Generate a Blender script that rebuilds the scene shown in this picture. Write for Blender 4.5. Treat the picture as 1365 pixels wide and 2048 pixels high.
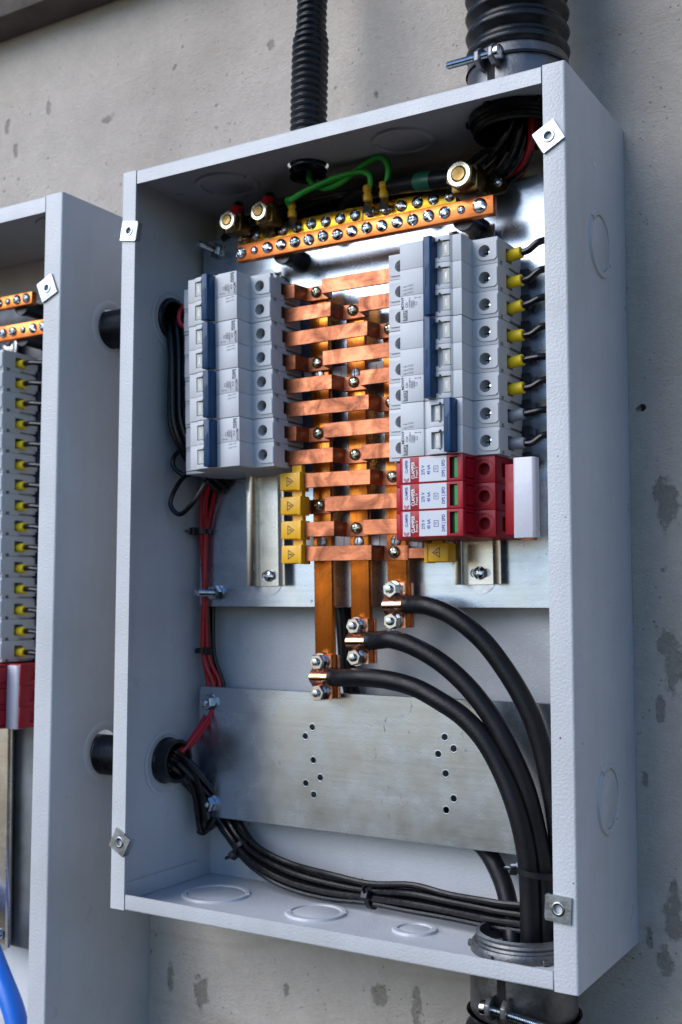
import bpy, bmesh, math, random
from mathutils import Matrix, Vector
random.seed(7)
R = math.radians
for o in list(bpy.data.objects): bpy.data.objects.remove(o)
scene = bpy.context.scene
COL = scene.collection
MM = 0.001

# ------------------------------------------------------------------ camera
cam = bpy.data.cameras.new('camera'); camo = bpy.data.objects.new('camera', cam); COL.objects.link(camo)
camo.location = (0.39391, -0.62349, -0.05205)
camo.rotation_euler = (1.65092262, -0.00153547, 0.541054093)
cam.sensor_fit = 'HORIZONTAL'; cam.sensor_width = 24.0; cam.lens = 2241.72 / 1365 * 24.0
cam.clip_start = 0.01; cam.clip_end = 60
cam.dof.use_dof = True; cam.dof.focus_distance = 0.70; cam.dof.aperture_fstop = 10.5
scene.camera = camo
scene.cycles.diffuse_bounces = 2; scene.cycles.glossy_bounces = 3; scene.cycles.max_bounces = 5
# ------------------------------------------------------------------ light
SUN_EL, SUN_AZ = 34.0, 214.0          # azimuth clockwise from +Y
w = bpy.data.worlds.new('World'); scene.world = w; w.use_nodes = True
nt = w.node_tree; bg = nt.nodes['Background']
sky = nt.nodes.new('ShaderNodeTexSky'); sky.sky_type = 'NISHITA'; sky.sun_disc = False
sky.sun_elevation = R(SUN_EL); sky.sun_rotation = R(SUN_AZ)
sky.air_density = 1.2; sky.dust_density = 0.3; sky.ozone_density = 9.0
nt.links.new(sky.outputs[0], bg.inputs[0]); bg.inputs[1].default_value = 0.086
sl = bpy.data.lights.new('sun', 'SUN'); so = bpy.data.objects.new('sun', sl); COL.objects.link(so)
sl.energy = 1.5; sl.angle = R(50); sl.color = (1.0, 0.98, 0.95)
d = Vector((math.sin(R(SUN_AZ)) * math.cos(R(SUN_EL)), math.cos(R(SUN_AZ)) * math.cos(R(SUN_EL)), math.sin(R(SUN_EL))))
so.rotation_euler = d.to_track_quat('Z', 'Y').to_euler()
so.location = d * 3
vs = scene.view_settings
vs.view_transform = 'Standard'; vs.look = 'None'; vs.exposure = 1.08; vs.gamma = 1.0; vs.use_curve_mapping = False

# ------------------------------------------------------------------ materials
def newmat(name):
    m = bpy.data.materials.new(name); m.use_nodes = True
    t = m.node_tree; b = t.nodes['Principled BSDF']
    return m, t, b
def N(t, kind, **kw):
    n = t.nodes.new(kind)
    for k, v in kw.items():
        if k in n.inputs: n.inputs[k].default_value = v
        else: setattr(n, k, v)
    return n
def L(t, a, b): t.links.new(a, b)
def coords(t, scale=(1, 1, 1)):
    g = N(t, 'ShaderNodeNewGeometry'); mp = N(t, 'ShaderNodeMapping')
    mp.inputs['Scale'].default_value = scale
    L(t, g.outputs['Position'], mp.inputs['Vector']); return mp.outputs[0]
def ramp(t, src, stops):
    r = N(t, 'ShaderNodeValToRGB'); e = r.color_ramp.elements
    e[0].position, e[0].color = stops[0][0], stops[0][1]
    e[1].position, e[1].color = stops[-1][0], stops[-1][1]
    for p, c in stops[1:-1]:
        q = e.new(p); q.color = c
    L(t, src, r.inputs[0]); return r.outputs[0]
def c4(c): return (c[0], c[1], c[2], 1)
def g4(v): return (v, v, v, 1)
def noise(t, vec, scale, detail=4, rough=.55, dist=0):
    n = N(t, 'ShaderNodeTexNoise'); n.inputs['Scale'].default_value = scale; n.inputs['Detail'].default_value = detail
    n.inputs['Roughness'].default_value = rough; n.inputs['Distortion'].default_value = dist
    L(t, vec, n.inputs['Vector']); return n.outputs['Fac']
def mix(t, fac, a, b, mode='MIX'):
    m = N(t, 'ShaderNodeMix'); m.data_type = 'RGBA'; m.blend_type = mode
    if isinstance(fac, (int, float)): m.inputs[0].default_value = fac
    else: L(t, fac, m.inputs[0])
    for s, v in ((6, a), (7, b)):
        if isinstance(v, tuple): m.inputs[s].default_value = v
        else: L(t, v, m.inputs[s])
    return m.outputs[2]
def math_(t, op, a, b=0.0):
    m = N(t, 'ShaderNodeMath'); m.operation = op
    for i, v in ((0, a), (1, b)):
        if isinstance(v, (int, float)): m.inputs[i].default_value = v
        else: L(t, v, m.inputs[i])
    return m.outputs[0]
def bump(t, b, h, dist, strength=1.0, prev=None):
    n = N(t, 'ShaderNodeBump'); n.inputs['Distance'].default_value = dist; n.inputs['Strength'].default_value = strength
    L(t, h, n.inputs['Height'])
    if prev is not None: L(t, prev, n.inputs['Normal'])
    L(t, n.outputs[0], b.inputs['Normal']); return n.outputs[0]
def simple(name, col, rough=.5, metal=0., var=.12, vscale=120, bscale=0, bdist=0, rvar=.08, coat=0, spec=None, stretch=(1, 1, 1)):
    m, t, b = newmat(name); v = coords(t, stretch)
    n = noise(t, v, vscale, 5)
    dk = tuple(max(0, c * (1 - var)) for c in col); lt = tuple(min(1, c * (1 + var)) for c in col)
    L(t, ramp(t, n, [(.3, c4(dk)), (.7, c4(lt))]), b.inputs['Base Color'])
    L(t, ramp(t, noise(t, v, vscale * 2.3, 4), [(.3, g4(max(.02, rough - rvar))), (.7, g4(min(1, rough + rvar)))]), b.inputs['Roughness'])
    b.inputs['Metallic'].default_value = metal
    if spec is not None: b.inputs['Specular IOR Level'].default_value = spec
    if coat: b.inputs['Coat Weight'].default_value = coat; b.inputs['Coat Roughness'].default_value = .15
    if bdist: bump(t, b, noise(t, v, bscale, 3), bdist)
    return m
def paint_mat(name, col):
    m, t, b = newmat(name); v = coords(t)
    dirt = noise(t, v, 9, 6, .6)
    c = ramp(t, dirt, [(.25, c4((col[0] * .84, col[1] * .83, col[2] * .80))), (.62, c4(col))])
    c = mix(t, .35, c, ramp(t, noise(t, coords(t, (60, 60, 9)), 1.0, 5, .65), [(.32, g4(.86)), (.6, g4(1.0))]), 'MULTIPLY')
    vo = N(t, 'ShaderNodeTexVoronoi'); vo.inputs['Scale'].default_value = 95; L(t, v, vo.inputs['Vector'])
    spk = ramp(t, vo.outputs['Distance'], [(.045, g4(1)), (.075, g4(0))])
    gate = ramp(t, noise(t, v, 21, 2), [(.56, g4(0)), (.64, g4(1))])
    c = mix(t, math_(t, 'MULTIPLY', spk, gate), c, (.10, .085, .06, 1))
    rust = ramp(t, noise(t, v, 55, 6, .7), [(.70, g4(0)), (.78, g4(.55))])
    c = mix(t, math_(t, 'MULTIPLY', rust, ramp(t, noise(t, v, 6, 2), [(.5, g4(0)), (.7, g4(1))])), c, (.32, .22, .12, 1))
    L(t, c, b.inputs['Base Color'])
    L(t, ramp(t, noise(t, v, 30, 4), [(.3, g4(.27)), (.7, g4(.42))]), b.inputs['Roughness'])
    peel = noise(t, v, 620, 2, .5)
    p = bump(t, b, peel, .0005, .6)
    bump(t, b, noise(t, v, 28, 2), .0012, .25, p)
    return m
def galv_mat(name, base=.52, warm=(1, 1, 1)):
    m, t, b = newmat(name); v = coords(t)
    big = noise(t, v, 13, 6, .6, .4)
    vo = N(t, 'ShaderNodeTexVoronoi'); vo.inputs['Scale'].default_value = 70; L(t, v, vo.inputs['Vector'])
    sp = ramp(t, vo.outputs['Color'], [(0, g4(.94)), (1, g4(1.04))])
    c = ramp(t, big, [(.1, c4(tuple(base * .82 * q for q in warm))), (.5, c4(tuple(base * q for q in warm))), (.75, c4(tuple(min(1, base * 1.12) * q for q in warm)))])
    c = mix(t, .5, c, sp, 'MULTIPLY')
    sm = ramp(t, noise(t, coords(t, (30, 30, 70)), 1.0, 3, .55), [(.55, g4(0)), (.95, g4(.5))])
    c = mix(t, sm, c, (.16, .165, .18, 1))
    # drawn-out scuffs
    sc = ramp(t, noise(t, coords(t, (330, 330, 90)), 1.0, 3, .6, 1.2), [(.665, g4(0)), (.70, g4(.75))])
    sc = math_(t, 'MULTIPLY', sc, ramp(t, noise(t, v, 17, 2), [(.50, g4(0)), (.62, g4(1))]))
    c = mix(t, sc, c, (.10, .10, .11, 1))
    br = noise(t, coords(t, (9, 9, 520)), 1.0, 4, .7)
    c = mix(t, .5, c, ramp(t, br, [(.3, g4(.80)), (.7, g4(1.05))]), 'MULTIPLY')
    L(t, c, b.inputs['Base Color']); b.inputs['Metallic'].default_value = .92
    L(t, ramp(t, noise(t, v, 45, 5), [(.3, g4(.20)), (.7, g4(.31))]), b.inputs['Roughness'])
    bump(t, b, noise(t, v, 600, 3), .00006, .5)
    return m
def copper_mat(name, bright, dark, stretch, rough=(.25, .42), bscale=1.0, grain=.00008):
    m, t, b = newmat(name); v = coords(t)
    blot = noise(t, v, 60 * bscale, 6, .65, .8)
    c = ramp(t, blot, [(.34, c4(dark)), (.48, c4(tuple((a + q) / 2 for a, q in zip(bright, dark)))), (.60, c4(bright)), (.8, c4(tuple(min(1, q * 1.06) for q in bright)))])
    gr = noise(t, coords(t, stretch), 1.0, 4, .6)
    c = mix(t, .55, c, ramp(t, gr, [(.3, g4(.68)), (.65, g4(1))]), 'MULTIPLY')
    L(t, c, b.inputs['Base Color']); b.inputs['Metallic'].default_value = 1
    L(t, ramp(t, blot, [(.35, g4(rough[1])), (.6, g4(rough[0]))]), b.inputs['Roughness'])
    bump(t, b, gr, grain, .6)
    return m
def wall_mat():
    m, t, b = newmat('concrete'); v = coords(t)
    big = noise(t, v, 3.2, 5, .55, .5)
    mid = noise(t, v, 22, 6, .65)
    c = ramp(t, big, [(.3, (.53, .46, .395, 1)), (.55, (.67, .59, .515, 1)), (.75, (.76, .68, .60, 1))])
    c = mix(t, .55, c, ramp(t, mid, [(.3, g4(.78)), (.62, g4(1.0))]), 'MULTIPLY')
    # faint rusty washes running across
    wash = ramp(t, noise(t, coords(t, (3, 3, 26)), 1.0, 4, .6, .6), [(.60, g4(0)), (.72, g4(.38))])
    c = mix(t, wash, c, (.44, .31, .20, 1))
    # brown stains with ragged edges: centre x, z, half sizes in metres
    st = [(.196, .022, .007, .012), (.200, .010, .008, .016), (.201, -.092, .008, .020), (.195, -.078, .005, .010), (.192, -.122, .004, .009), (.181, -.168, .003, .006),
          (.198, -.254, .007, .018), (.192, -.281, .006, .012), (.182, -.268, .003, .009), (.199, -.235, .004, .006), (-.2145, -.358, .004, .014), (-.183, -.366, .008, .016),
          (-.10, -.350, .003, .006), (-.017, -.339, .008, .009), (.013, -.343, .005, .015), (-.377, .417, .003, .010), (-.223, .417, .003, .005),
          (-.432, .411, .004, .010), (-.420, .384, .004, .008), (-.30, .388, .010, .004), (-.02, .345, .003, .004), (.09, .352, .002, .004), (-.12, .41, .006, .006)]
    sx = N(t, 'ShaderNodeSeparateXYZ'); L(t, v, sx.inputs[0])
    wob = noise(t, v, 130, 7, .75); wob2 = math_(t, 'MULTIPLY', math_(t, 'SUBTRACT', wob, .5), 4.5)
    acc = None
    for (x, z, rx, rz) in st:
        a = math_(t, 'MULTIPLY', math_(t, 'SUBTRACT', sx.outputs[0], x), 1 / rx)
        q = math_(t, 'MULTIPLY', math_(t, 'SUBTRACT', sx.outputs[2], z), 1 / rz)
        dd = math_(t, 'ADD', math_(t, 'MULTIPLY', a, a), math_(t, 'MULTIPLY', q, q))
        acc = dd if acc is None else math_(t, 'MINIMUM', acc, dd)
    dd = math_(t, 'ADD', acc, wob2)
    mk = ramp(t, dd, [(.25, g4(1)), (.75, g4(0))])
    c = mix(t, math_(t, 'MULTIPLY', mk, .62), c, ramp(t, mid, [(.3, (.17, .145, .115, 1)), (.7, (.27, .235, .19, 1))]))
    c = mix(t, .5, c, ramp(t, noise(t, v, 260, 6, .75), [(.28, g4(.80)), (.66, g4(1.06))]), 'MULTIPLY')
    # pits
    vo = N(t, 'ShaderNodeTexVoronoi'); vo.inputs['Scale'].default_value = 62; L(t, v, vo.inputs['Vector'])
    pit = ramp(t, vo.outputs['Distance'], [(.05, g4(1)), (.12, g4(0))])
    v2 = N(t, 'ShaderNodeTexVoronoi'); v2.inputs['Scale'].default_value = 170; L(t, v, v2.inputs['Vector'])
    grit = math_(t, 'MULTIPLY', ramp(t, v2.outputs['Distance'], [(.10, g4(1)), (.17, g4(0))]), ramp(t, noise(t, v, 34, 4), [(.50, g4(0)), (.58, g4(.9))]))
    pit = math_(t, 'MULTIPLY', pit, ramp(t, noise(t, v, 11, 3), [(.50, g4(0)), (.60, g4(1))]))
    pit = math_(t, 'MAXIMUM', pit, grit)
    c = mix(t, math_(t, 'MULTIPLY', pit, .55), c, (.20, .175, .145, 1))
    L(t, c, b.inputs['Base Color']); b.inputs['Roughness'].default_value = .9
    fine = noise(t, coords(t, (1, 1, 1.3)), 420, 8, .78)
    p = bump(t, b, fine, .0028, .85)
    p = bump(t, b, mid, .004, .45, p)
    h = math_(t, 'MULTIPLY', math_(t, 'ADD', pit, math_(t, 'MULTIPLY', mk, math_(t, 'ADD', .4, noise(t, v, 160, 4, .7)))), -1.0)
    bump(t, b, h, .0012, .7, p)
    return m
M = {}
M['paint'] = paint_mat('white_paint', (.56, .565, .59))
M['wall'] = wall_mat()
M['galv'] = galv_mat('galvanised_steel', .58, (.84, .95, 1.12))
M['rail'] = galv_mat('rail_steel', .62, (1, .97, .93))
M['zinc'] = simple('zinc_screw', (.46, .50, .55), .2, 1, .2, 300)
M['chrom'] = simple('yellow_zinc_screw', (.50, .50, .40), .22, 1, .25, 260)
M['slot'] = simple('dull_zinc', (.50, .51, .55), .42, 1, .12, 300)
M['plastic'] = simple('breaker_plastic', (.54, .55, .575), .5, 0, .03, 60, 900, .00008, .05, spec=.35)
M['cream'] = simple('cream_plastic', (.46, .46, .415), .5, 0, .04, 200)
M['blue'] = simple('blue_plastic', (.003, .036, .105), .36, 0, .10, 90, spec=.3)
M['red'] = simple('red_plastic', (.33, .003, .014), .38, 0, .06, 100, 900, .00006, spec=.35)
M['yellow'] = simple('yellow_plastic', (.82, .42, .008), .42, 0, .08, 120)
M['ferrule'] = simple('yellow_ferrule', (.84, .60, .012), .40, 0, .06, 120)
M['grey'] = simple('grey_ferrule', (.24, .26, .30), .42, 0, .08, 120)
M['cable'] = simple('black_sheath', (.005, .005, .007), .40, 0, .3, 60, 700, .00018, .1, spec=.26)
M['wire'] = simple('black_wire', (.006, .006, .008), .24, 0, .3, 80, 500, .00005, spec=.4)
M['redw'] = simple('red_wire', (.46, .006, .014), .32, 0, .12, 80)
M['green'] = simple('green_wire', (.02, .50, .05), .34, 0, .12, 80)
M['bluew'] = simple('blue_cable', (.01, .14, .62), .36, 0, .08, 60, 500, .00008)
M['tape'] = simple('green_tape', (.005, .10, .055), .4, 0, .15, 80)
M['black'] = simple('black_plastic', (.008, .009, .012), .32, 0, .2, 60, 400, .00015, .1, spec=.35)
M['darkblue'] = simple('dark_clip', (.008, .016, .04), .4, 0, .2, 80)
M['hole'] = simple('dark_void', (.006, .006, .007), .8, 0, .1, 80)
M['ink'] = simple('grey_ink', (.07, .075, .09), .6, 0, .1, 80)
M['inkd'] = simple('black_ink', (.02, .02, .02), .6, 0, .1, 80)
M['inkb'] = simple('blue_ink', (.005, .05, .30), .5, 0, .1, 80)
M['inkr'] = simple('red_ink', (.5, .03, .08), .5, 0, .1, 80)
M['inkw'] = simple('white_ink', (.8, .8, .8), .5, 0, .03, 80)
M['inkdr'] = simple('dark_red_ink', (.10, .002, .006), .5, 0, .1, 80)
M['label'] = simple('white_label', (.56, .57, .62), .42, 0, .03, 80)
M['winglass'] = simple('green_flag', (.015, .20, .015), .25, 0, .1, 80)
M['white'] = simple('white_plastic', (.56, .56, .63), .24, 0, .04, 50, 260, .00012, .05)
M['insul'] = simple('white_insulator', (.60, .58, .62), .5, 0, .05, 80)
M['brass'] = copper_mat('brass_bar', (.98, .56, .05), (.78, .36, .03), (50, 400, 400), (.22, .36))
M['lug'] = copper_mat('brass_lug', (.36, .235, .085), (.18, .11, .04), (200, 200, 200), (.30, .45))
M['gbar'] = copper_mat('copper_bar', (.90, .28, .08), (.60, .15, .04), (60, 400, 500), (.28, .42))
M['strap'] = copper_mat('copper_strap', (.60, .21, .105), (.21, .075, .042), (50, 50, 700), (.38, .52), .8)
M['bus'] = copper_mat('copper_busbar', (.93, .28, .04), (.36, .10, .022), (800, 50, 12), (.22, .38), .6, .0002)
M['clamp'] = copper_mat('copper_clamp', (.93, .47, .30), (.50, .21, .12), (120, 120, 120), (.18, .34), 1.2)
M['alu'] = simple('cast_zinc', (.17, .168, .172), .46, .9, .25, 60, 500, .0002, .12)
M['clip'] = simple('clip_steel', (.36, .39, .43), .36, .95, .3, 70, 500, .0001, .1)
M['shaded'] = simple('shaded_steel', (.20, .21, .23), .5, .8, .25, 25, 300, .0001, .1)  # second box's plate: shade inside that box put into a darker steel colour
M['beam'] = simple('dark_beam', (.06, .045, .035), .8, 0, .3, 30, 200, .0006)

# ------------------------------------------------------------------ mesh helpers (all in millimetres)
def V(*a): return Vector(a)
class MB:
    def __init__(s): s.v = []; s.f = []
    def add(s, v, f, m=None):
        o = len(s.v)
        s.v += [(m @ Vector(q)) if m is not None else Vector(q) for q in v]
        s.f += [tuple(i + o for i in q) for q in f]; return s
    def mesh(s, scale=1.0):
        me = bpy.data.meshes.new('m'); me.from_pydata([tuple(q * scale) for q in s.v], [], s.f); me.validate(); me.update(); return me
    def box(s, x0, x1, y0, y1, z0, z1, bev=0, seg=2, m=None):
        if not bev:
            v = [(x, y, z) for x in (x0, x1) for y in (y0, y1) for z in (z0, z1)]
            return s.add(v, [(0, 1, 3, 2), (4, 6, 7, 5), (0, 4, 5, 1), (2, 3, 7, 6), (0, 2, 6, 4), (1, 5, 7, 3)], m)
        bm = bmesh.new(); bmesh.ops.create_cube(bm, size=1)
        for q in bm.verts: q.co = Vector(((x0 + x1) / 2 + q.co.x * (x1 - x0), (y0 + y1) / 2 + q.co.y * (y1 - y0), (z0 + z1) / 2 + q.co.z * (z1 - z0)))
        bmesh.ops.bevel(bm, geom=list(bm.edges), offset=bev, segments=seg, profile=.5, affect='EDGES')
        return s.bm(bm, m)
    def bm(s, bm, m=None):
        bm.verts.ensure_lookup_table(); bm.verts.index_update()
        s.add([q.co.copy() for q in bm.verts], [tuple(q.index for q in f.verts) for f in bm.faces], m); bm.free(); return s
    def prism(s, poly, axis, a, b, bev=0, seg=1, m=None):
        # poly in the two other axes in x,y,z order; extruded along axis from a to b
        def P(u, v, h): return {0: (h, u, v), 1: (u, h, v), 2: (u, v, h)}[axis]
        n = len(poly)
        vv = [P(u, v, a) for u, v in poly] + [P(u, v, b) for u, v in poly]
        ff = [tuple(range(n)), tuple(range(2 * n - 1, n - 1, -1))] + [(i, i + n, (i + 1) % n + n, (i + 1) % n) for i in range(n)]
        bm = bmesh.new(); bv = [bm.verts.new(q) for q in vv]
        for q in ff: bm.faces.new([bv[i] for i in q])
        bmesh.ops.recalc_face_normals(bm, faces=bm.faces)
        if bev:
            es = [e for e in bm.edges if len(e.link_faces) == 2 and e.calc_face_angle(0) > R(25)]
            bmesh.ops.bevel(bm, geom=es, offset=bev, segments=seg, profile=.5, affect='EDGES', clamp_overlap=True)
        return s.bm(bm, m)
    def lathe(s, prof, org=(0, 0, 0), ax=(0, -1, 0), n=20, closed=False, m=None, phase=0):
        ax = Vector(ax).normalized(); up = Vector((0, 0, 1)) if abs(ax.z) < .9 else Vector((1, 0, 0))
        u = ax.cross(up).normalized(); w_ = ax.cross(u); o = Vector(org); vv = []; ff = []; k = len(prof)
        for r, h in prof:
            for i in range(n):
                a = 2 * math.pi * i / n + phase; vv.append(o + ax * h + (u * math.cos(a) + w_ * math.sin(a)) * r)
        for j in range(k if closed else k - 1):
            j2 = (j + 1) % k
            for i in range(n):
                i2 = (i + 1) % n; ff.append((j * n + i, j * n + i2, j2 * n + i2, j2 * n + i))
        if not closed:
            if prof[0][0] > 1e-6: ff.append(tuple(reversed(range(n))))
            if prof[-1][0] > 1e-6: ff.append(tuple(range((k - 1) * n, k * n)))
        return s.add(vv, ff, m)
    def tube(s, pts, r, n=10, res=8, cap=True, m=None, smooth=True):
        P = [Vector(q) for q in pts]
        if smooth and len(P) > 2:
            out = []; E_ = [2 * P[0] - P[1]] + P + [2 * P[-1] - P[-2]]
            for i in range(1, len(E_) - 2):
                p0, p1, p2, p3 = E_[i - 1:i + 3]
                for q in range(res):
                    t = q / res
                    out.append(.5 * ((2 * p1) + (p2 - p0) * t + (2 * p0 - 5 * p1 + 4 * p2 - p3) * t * t + (3 * p1 - p0 - 3 * p2 + p3) * t ** 3))
            out.append(P[-1]); P = out
        vv = []; ff = []; u = None
        for i, c in enumerate(P):
            tg = (P[min(i + 1, len(P) - 1)] - P[max(i - 1, 0)])
            tg = tg.normalized() if tg.length > 1e-9 else Vector((0, 0, 1))
            if u is None: u = tg.orthogonal().normalized()
            u = (u - tg * u.dot(tg)); u = u.normalized() if u.length > 1e-6 else tg.orthogonal().normalized()
            w_ = tg.cross(u); rr = r[min(i, len(r) - 1)] if isinstance(r, (list, tuple)) else r
            for k in range(n):
                a = 2 * math.pi * k / n; vv.append(c + (u * math.cos(a) + w_ * math.sin(a)) * rr)
        for i in range(len(P) - 1):
            for k in range(n):
                k2 = (k + 1) % n; ff.append((i * n + k, i * n + k2, (i + 1) * n + k2, (i + 1) * n + k))
        if cap: ff += [tuple(reversed(range(n))), tuple(range((len(P) - 1) * n, len(P) * n))]
        return s.add(vv, ff, m)
    def hexnut(s, org, ax, af, h, hole, rot=0):
        ax_ = Vector(ax).normalized(); rr = af / math.sqrt(3)
        return s.lathe([(hole, 0), (rr * .98, 0), (rr, .4), (rr, h - .5), (rr * .92, h), (hole + .3, h), (hole, h - .4)], org, ax, 6, True, phase=rot)
def build(name, mb, mat, parent=None, ang=35, kind=None, label=None):
    me = mb if isinstance(mb, bpy.types.Mesh) else finish(mb, mat, ang)
    me.name = name
    o = bpy.data.objects.new(name, me); COL.objects.link(o); o.parent = parent
    if kind: o['kind'] = kind
    if label: o['label'] = label
    return o
def finish(mb, mat, ang=35, scaled=False):
    me = mb.mesh(MM) if isinstance(mb, MB) else mb
    bm = bmesh.new(); bm.from_mesh(me); bmesh.ops.recalc_face_normals(bm, faces=bm.faces); bm.to_mesh(me); bm.free()
    me.materials.clear(); me.materials.append(M[mat])
    me.polygons.foreach_set('use_smooth', [True] * len(me.polygons)); me.set_sharp_from_angle(angle=R(ang)); me.update()
    return me
def boolcut(base, cutters):
    """difference in millimetre space, returned as an MB"""
    a = bpy.data.objects.new('a', fixn(base.mesh())); COL.objects.link(a); tmp = [a]
    for c in cutters:
        q = bpy.data.objects.new('c', fixn(c.mesh())); COL.objects.link(q); tmp.append(q)
        md = a.modifiers.new('b', 'BOOLEAN'); md.operation = 'DIFFERENCE'; md.solver = 'EXACT'; md.object = q
    bpy.context.view_layer.update()
    dg = bpy.context.evaluated_depsgraph_get(); me = bpy.data.meshes.new_from_object(a.evaluated_get(dg))
    out = MB(); out.add([q.co.copy() for q in me.vertices], [tuple(f.vertices) for f in me.polygons])
    for q in tmp: bpy.data.objects.remove(q)
    return out
def fixn(me):
    bm = bmesh.new(); bm.from_mesh(me); bmesh.ops.recalc_face_normals(bm, faces=bm.faces); bm.to_mesh(me); bm.free(); return me
def cyl(x, y, z, ax, r, h0, h1, n=28):
    return MB().lathe([(r, h0), (r, h1)], (x, y, z), ax, n)
def arc(cx, cy, r, a0, a1, n=8):
    return [(cx + r * math.cos(R(a0 + (a1 - a0) * i / n)), cy + r * math.sin(R(a0 + (a1 - a0) * i / n))) for i in range(n + 1)]
def thing(name, label, cat, loc=(0, 0, 0), rot=(0, 0, 0), group=None):
    o = bpy.data.objects.new(name, None); COL.objects.link(o); o.empty_display_size = .01
    o.location = Vector(loc) * MM; o.rotation_euler = rot; o['label'] = label; o['category'] = cat
    if group: o['group'] = group
    return o
def tag(o, label, cat, group=None):
    o['label'] = label; o['category'] = cat
    if group: o['group'] = group
    return o
_txt = {}
def text_mb(s, size, bold=0.0, sx=1.0):
    k = (s, bold)
    if k not in _txt:
        cu = bpy.data.curves.new('t', 'FONT'); cu.body = s; cu.size = 1.0; cu.align_x = 'CENTER'; cu.align_y = 'CENTER'; cu.resolution_u = 2; cu.offset = bold
        o = bpy.data.objects.new('t', cu); COL.objects.link(o); bpy.context.view_layer.update()
        me = bpy.data.meshes.new_from_object(o.evaluated_get(bpy.context.evaluated_depsgraph_get()))
        _txt[k] = ([q.co.copy() for q in me.vertices], [tuple(f.vertices) for f in me.polygons]); bpy.data.objects.remove(o)
    v, f = _txt[k]
    out = MB(); out.add([Vector((q.x * size * sx, q.y * size, 0)) for q in v], f); return out
# text frame: reads upward (+Z), letters' tops toward -X, facing the viewer (-Y)
UPW = Matrix(((0, -1, 0, 0), (0, 0, -1, 0), (1, 0, 0, 0), (0, 0, 0, 1)))
def put(mb, src, x, y, z, fr=UPW): mb.add(src.v, src.f, Matrix.Translation((x, y, z)) @ fr); return mb
def strokes(mb, segs, wd):
    for (x0, y0, x1, y1) in segs:
        d_ = Vector((x1 - x0, y1 - y0)); ln = d_.length; d_ = d_ / ln; nn = Vector((-d_.y, d_.x)) * wd / 2; e = d_ * wd / 2
        a, b = Vector((x0, y0)) - e, Vector((x1, y1)) + e
        mb.add([(a + nn).to_3d(), (a - nn).to_3d(), (b - nn).to_3d(), (b + nn).to_3d()], [(0, 1, 2, 3)])
    return mb

# shared small hardware -------------------------------------------------
def screw_head(r, h, drive='cross', mat='zinc'):
    b = MB().lathe([(r * .97, 0), (r, h * .25), (r * .93, h * .55), (r * .72, h * .82), (r * .4, h * .96), (0, h)], (0, 0, 0), (0, -1, 0), 20)
    if drive == 'cross':
        c1 = MB().box(-r * .13, r * .13, -h - 1, -h * .42, -r * .62, r * .62); c2 = MB().box(-r * .62, r * .62, -h - 1, -h * .42, -r * .13, r * .13)
        b = boolcut(b, [c1, c2])
    elif drive == 'slot':
        b = boolcut(b, [MB().box(-r * .12, r * .12, -h - 1, -h * .45, -r * 1.2, r * 1.2)])
    elif drive == 'combo':
        b = boolcut(b, [MB().box(-r * .13, r * .13, -h - 1, -h * .40, -r * 1.2, r * 1.2), MB().box(-r * .6, r * .6, -h - 1, -h * .40, -r * .13, r * .13)])
    return finish(b, mat, 40)
HW = {'combo': screw_head(4.3, 2.9, 'combo'), 'small': screw_head(3.0, 2.0, 'cross'), 'cross': screw_head(4.3, 3.2, 'cross', 'chrom'),
      'big': screw_head(5.2, 3.0, 'slot'), 'slot': screw_head(4.3, 2.2, 'slot', 'slot'), 'rail': screw_head(4.6, 3.2, 'combo')}
def screw(name, kind, parent, x, y, z, rot=None):
    o = build(name, HW[kind], None, parent); o.location = Vector((x, y, z)) * MM
    o.rotation_euler = (0, R(rot if rot is not None else random.uniform(0, 180)), 0); return o

# ================================================================== SETTING
wl = build('wall', boolcut(MB().box(-1600, 1400, 117.4, 217, -1500, 1500), [cyl(184.2, 100, 78.2, (0, 1, 0), 2.6, 0, 60, 14), cyl(181.6, 100, 77.4, (0, 1, 0), 1.9, 0, 22, 10)]), 'wall', None, kind='structure')
bmm = MB().box(-1600, 1400, 82, 117.2, 498, 560, 2)
tag(build('eave_beam', bmm, 'beam'), 'dark beam along the wall at the top left corner', 'beam')

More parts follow.
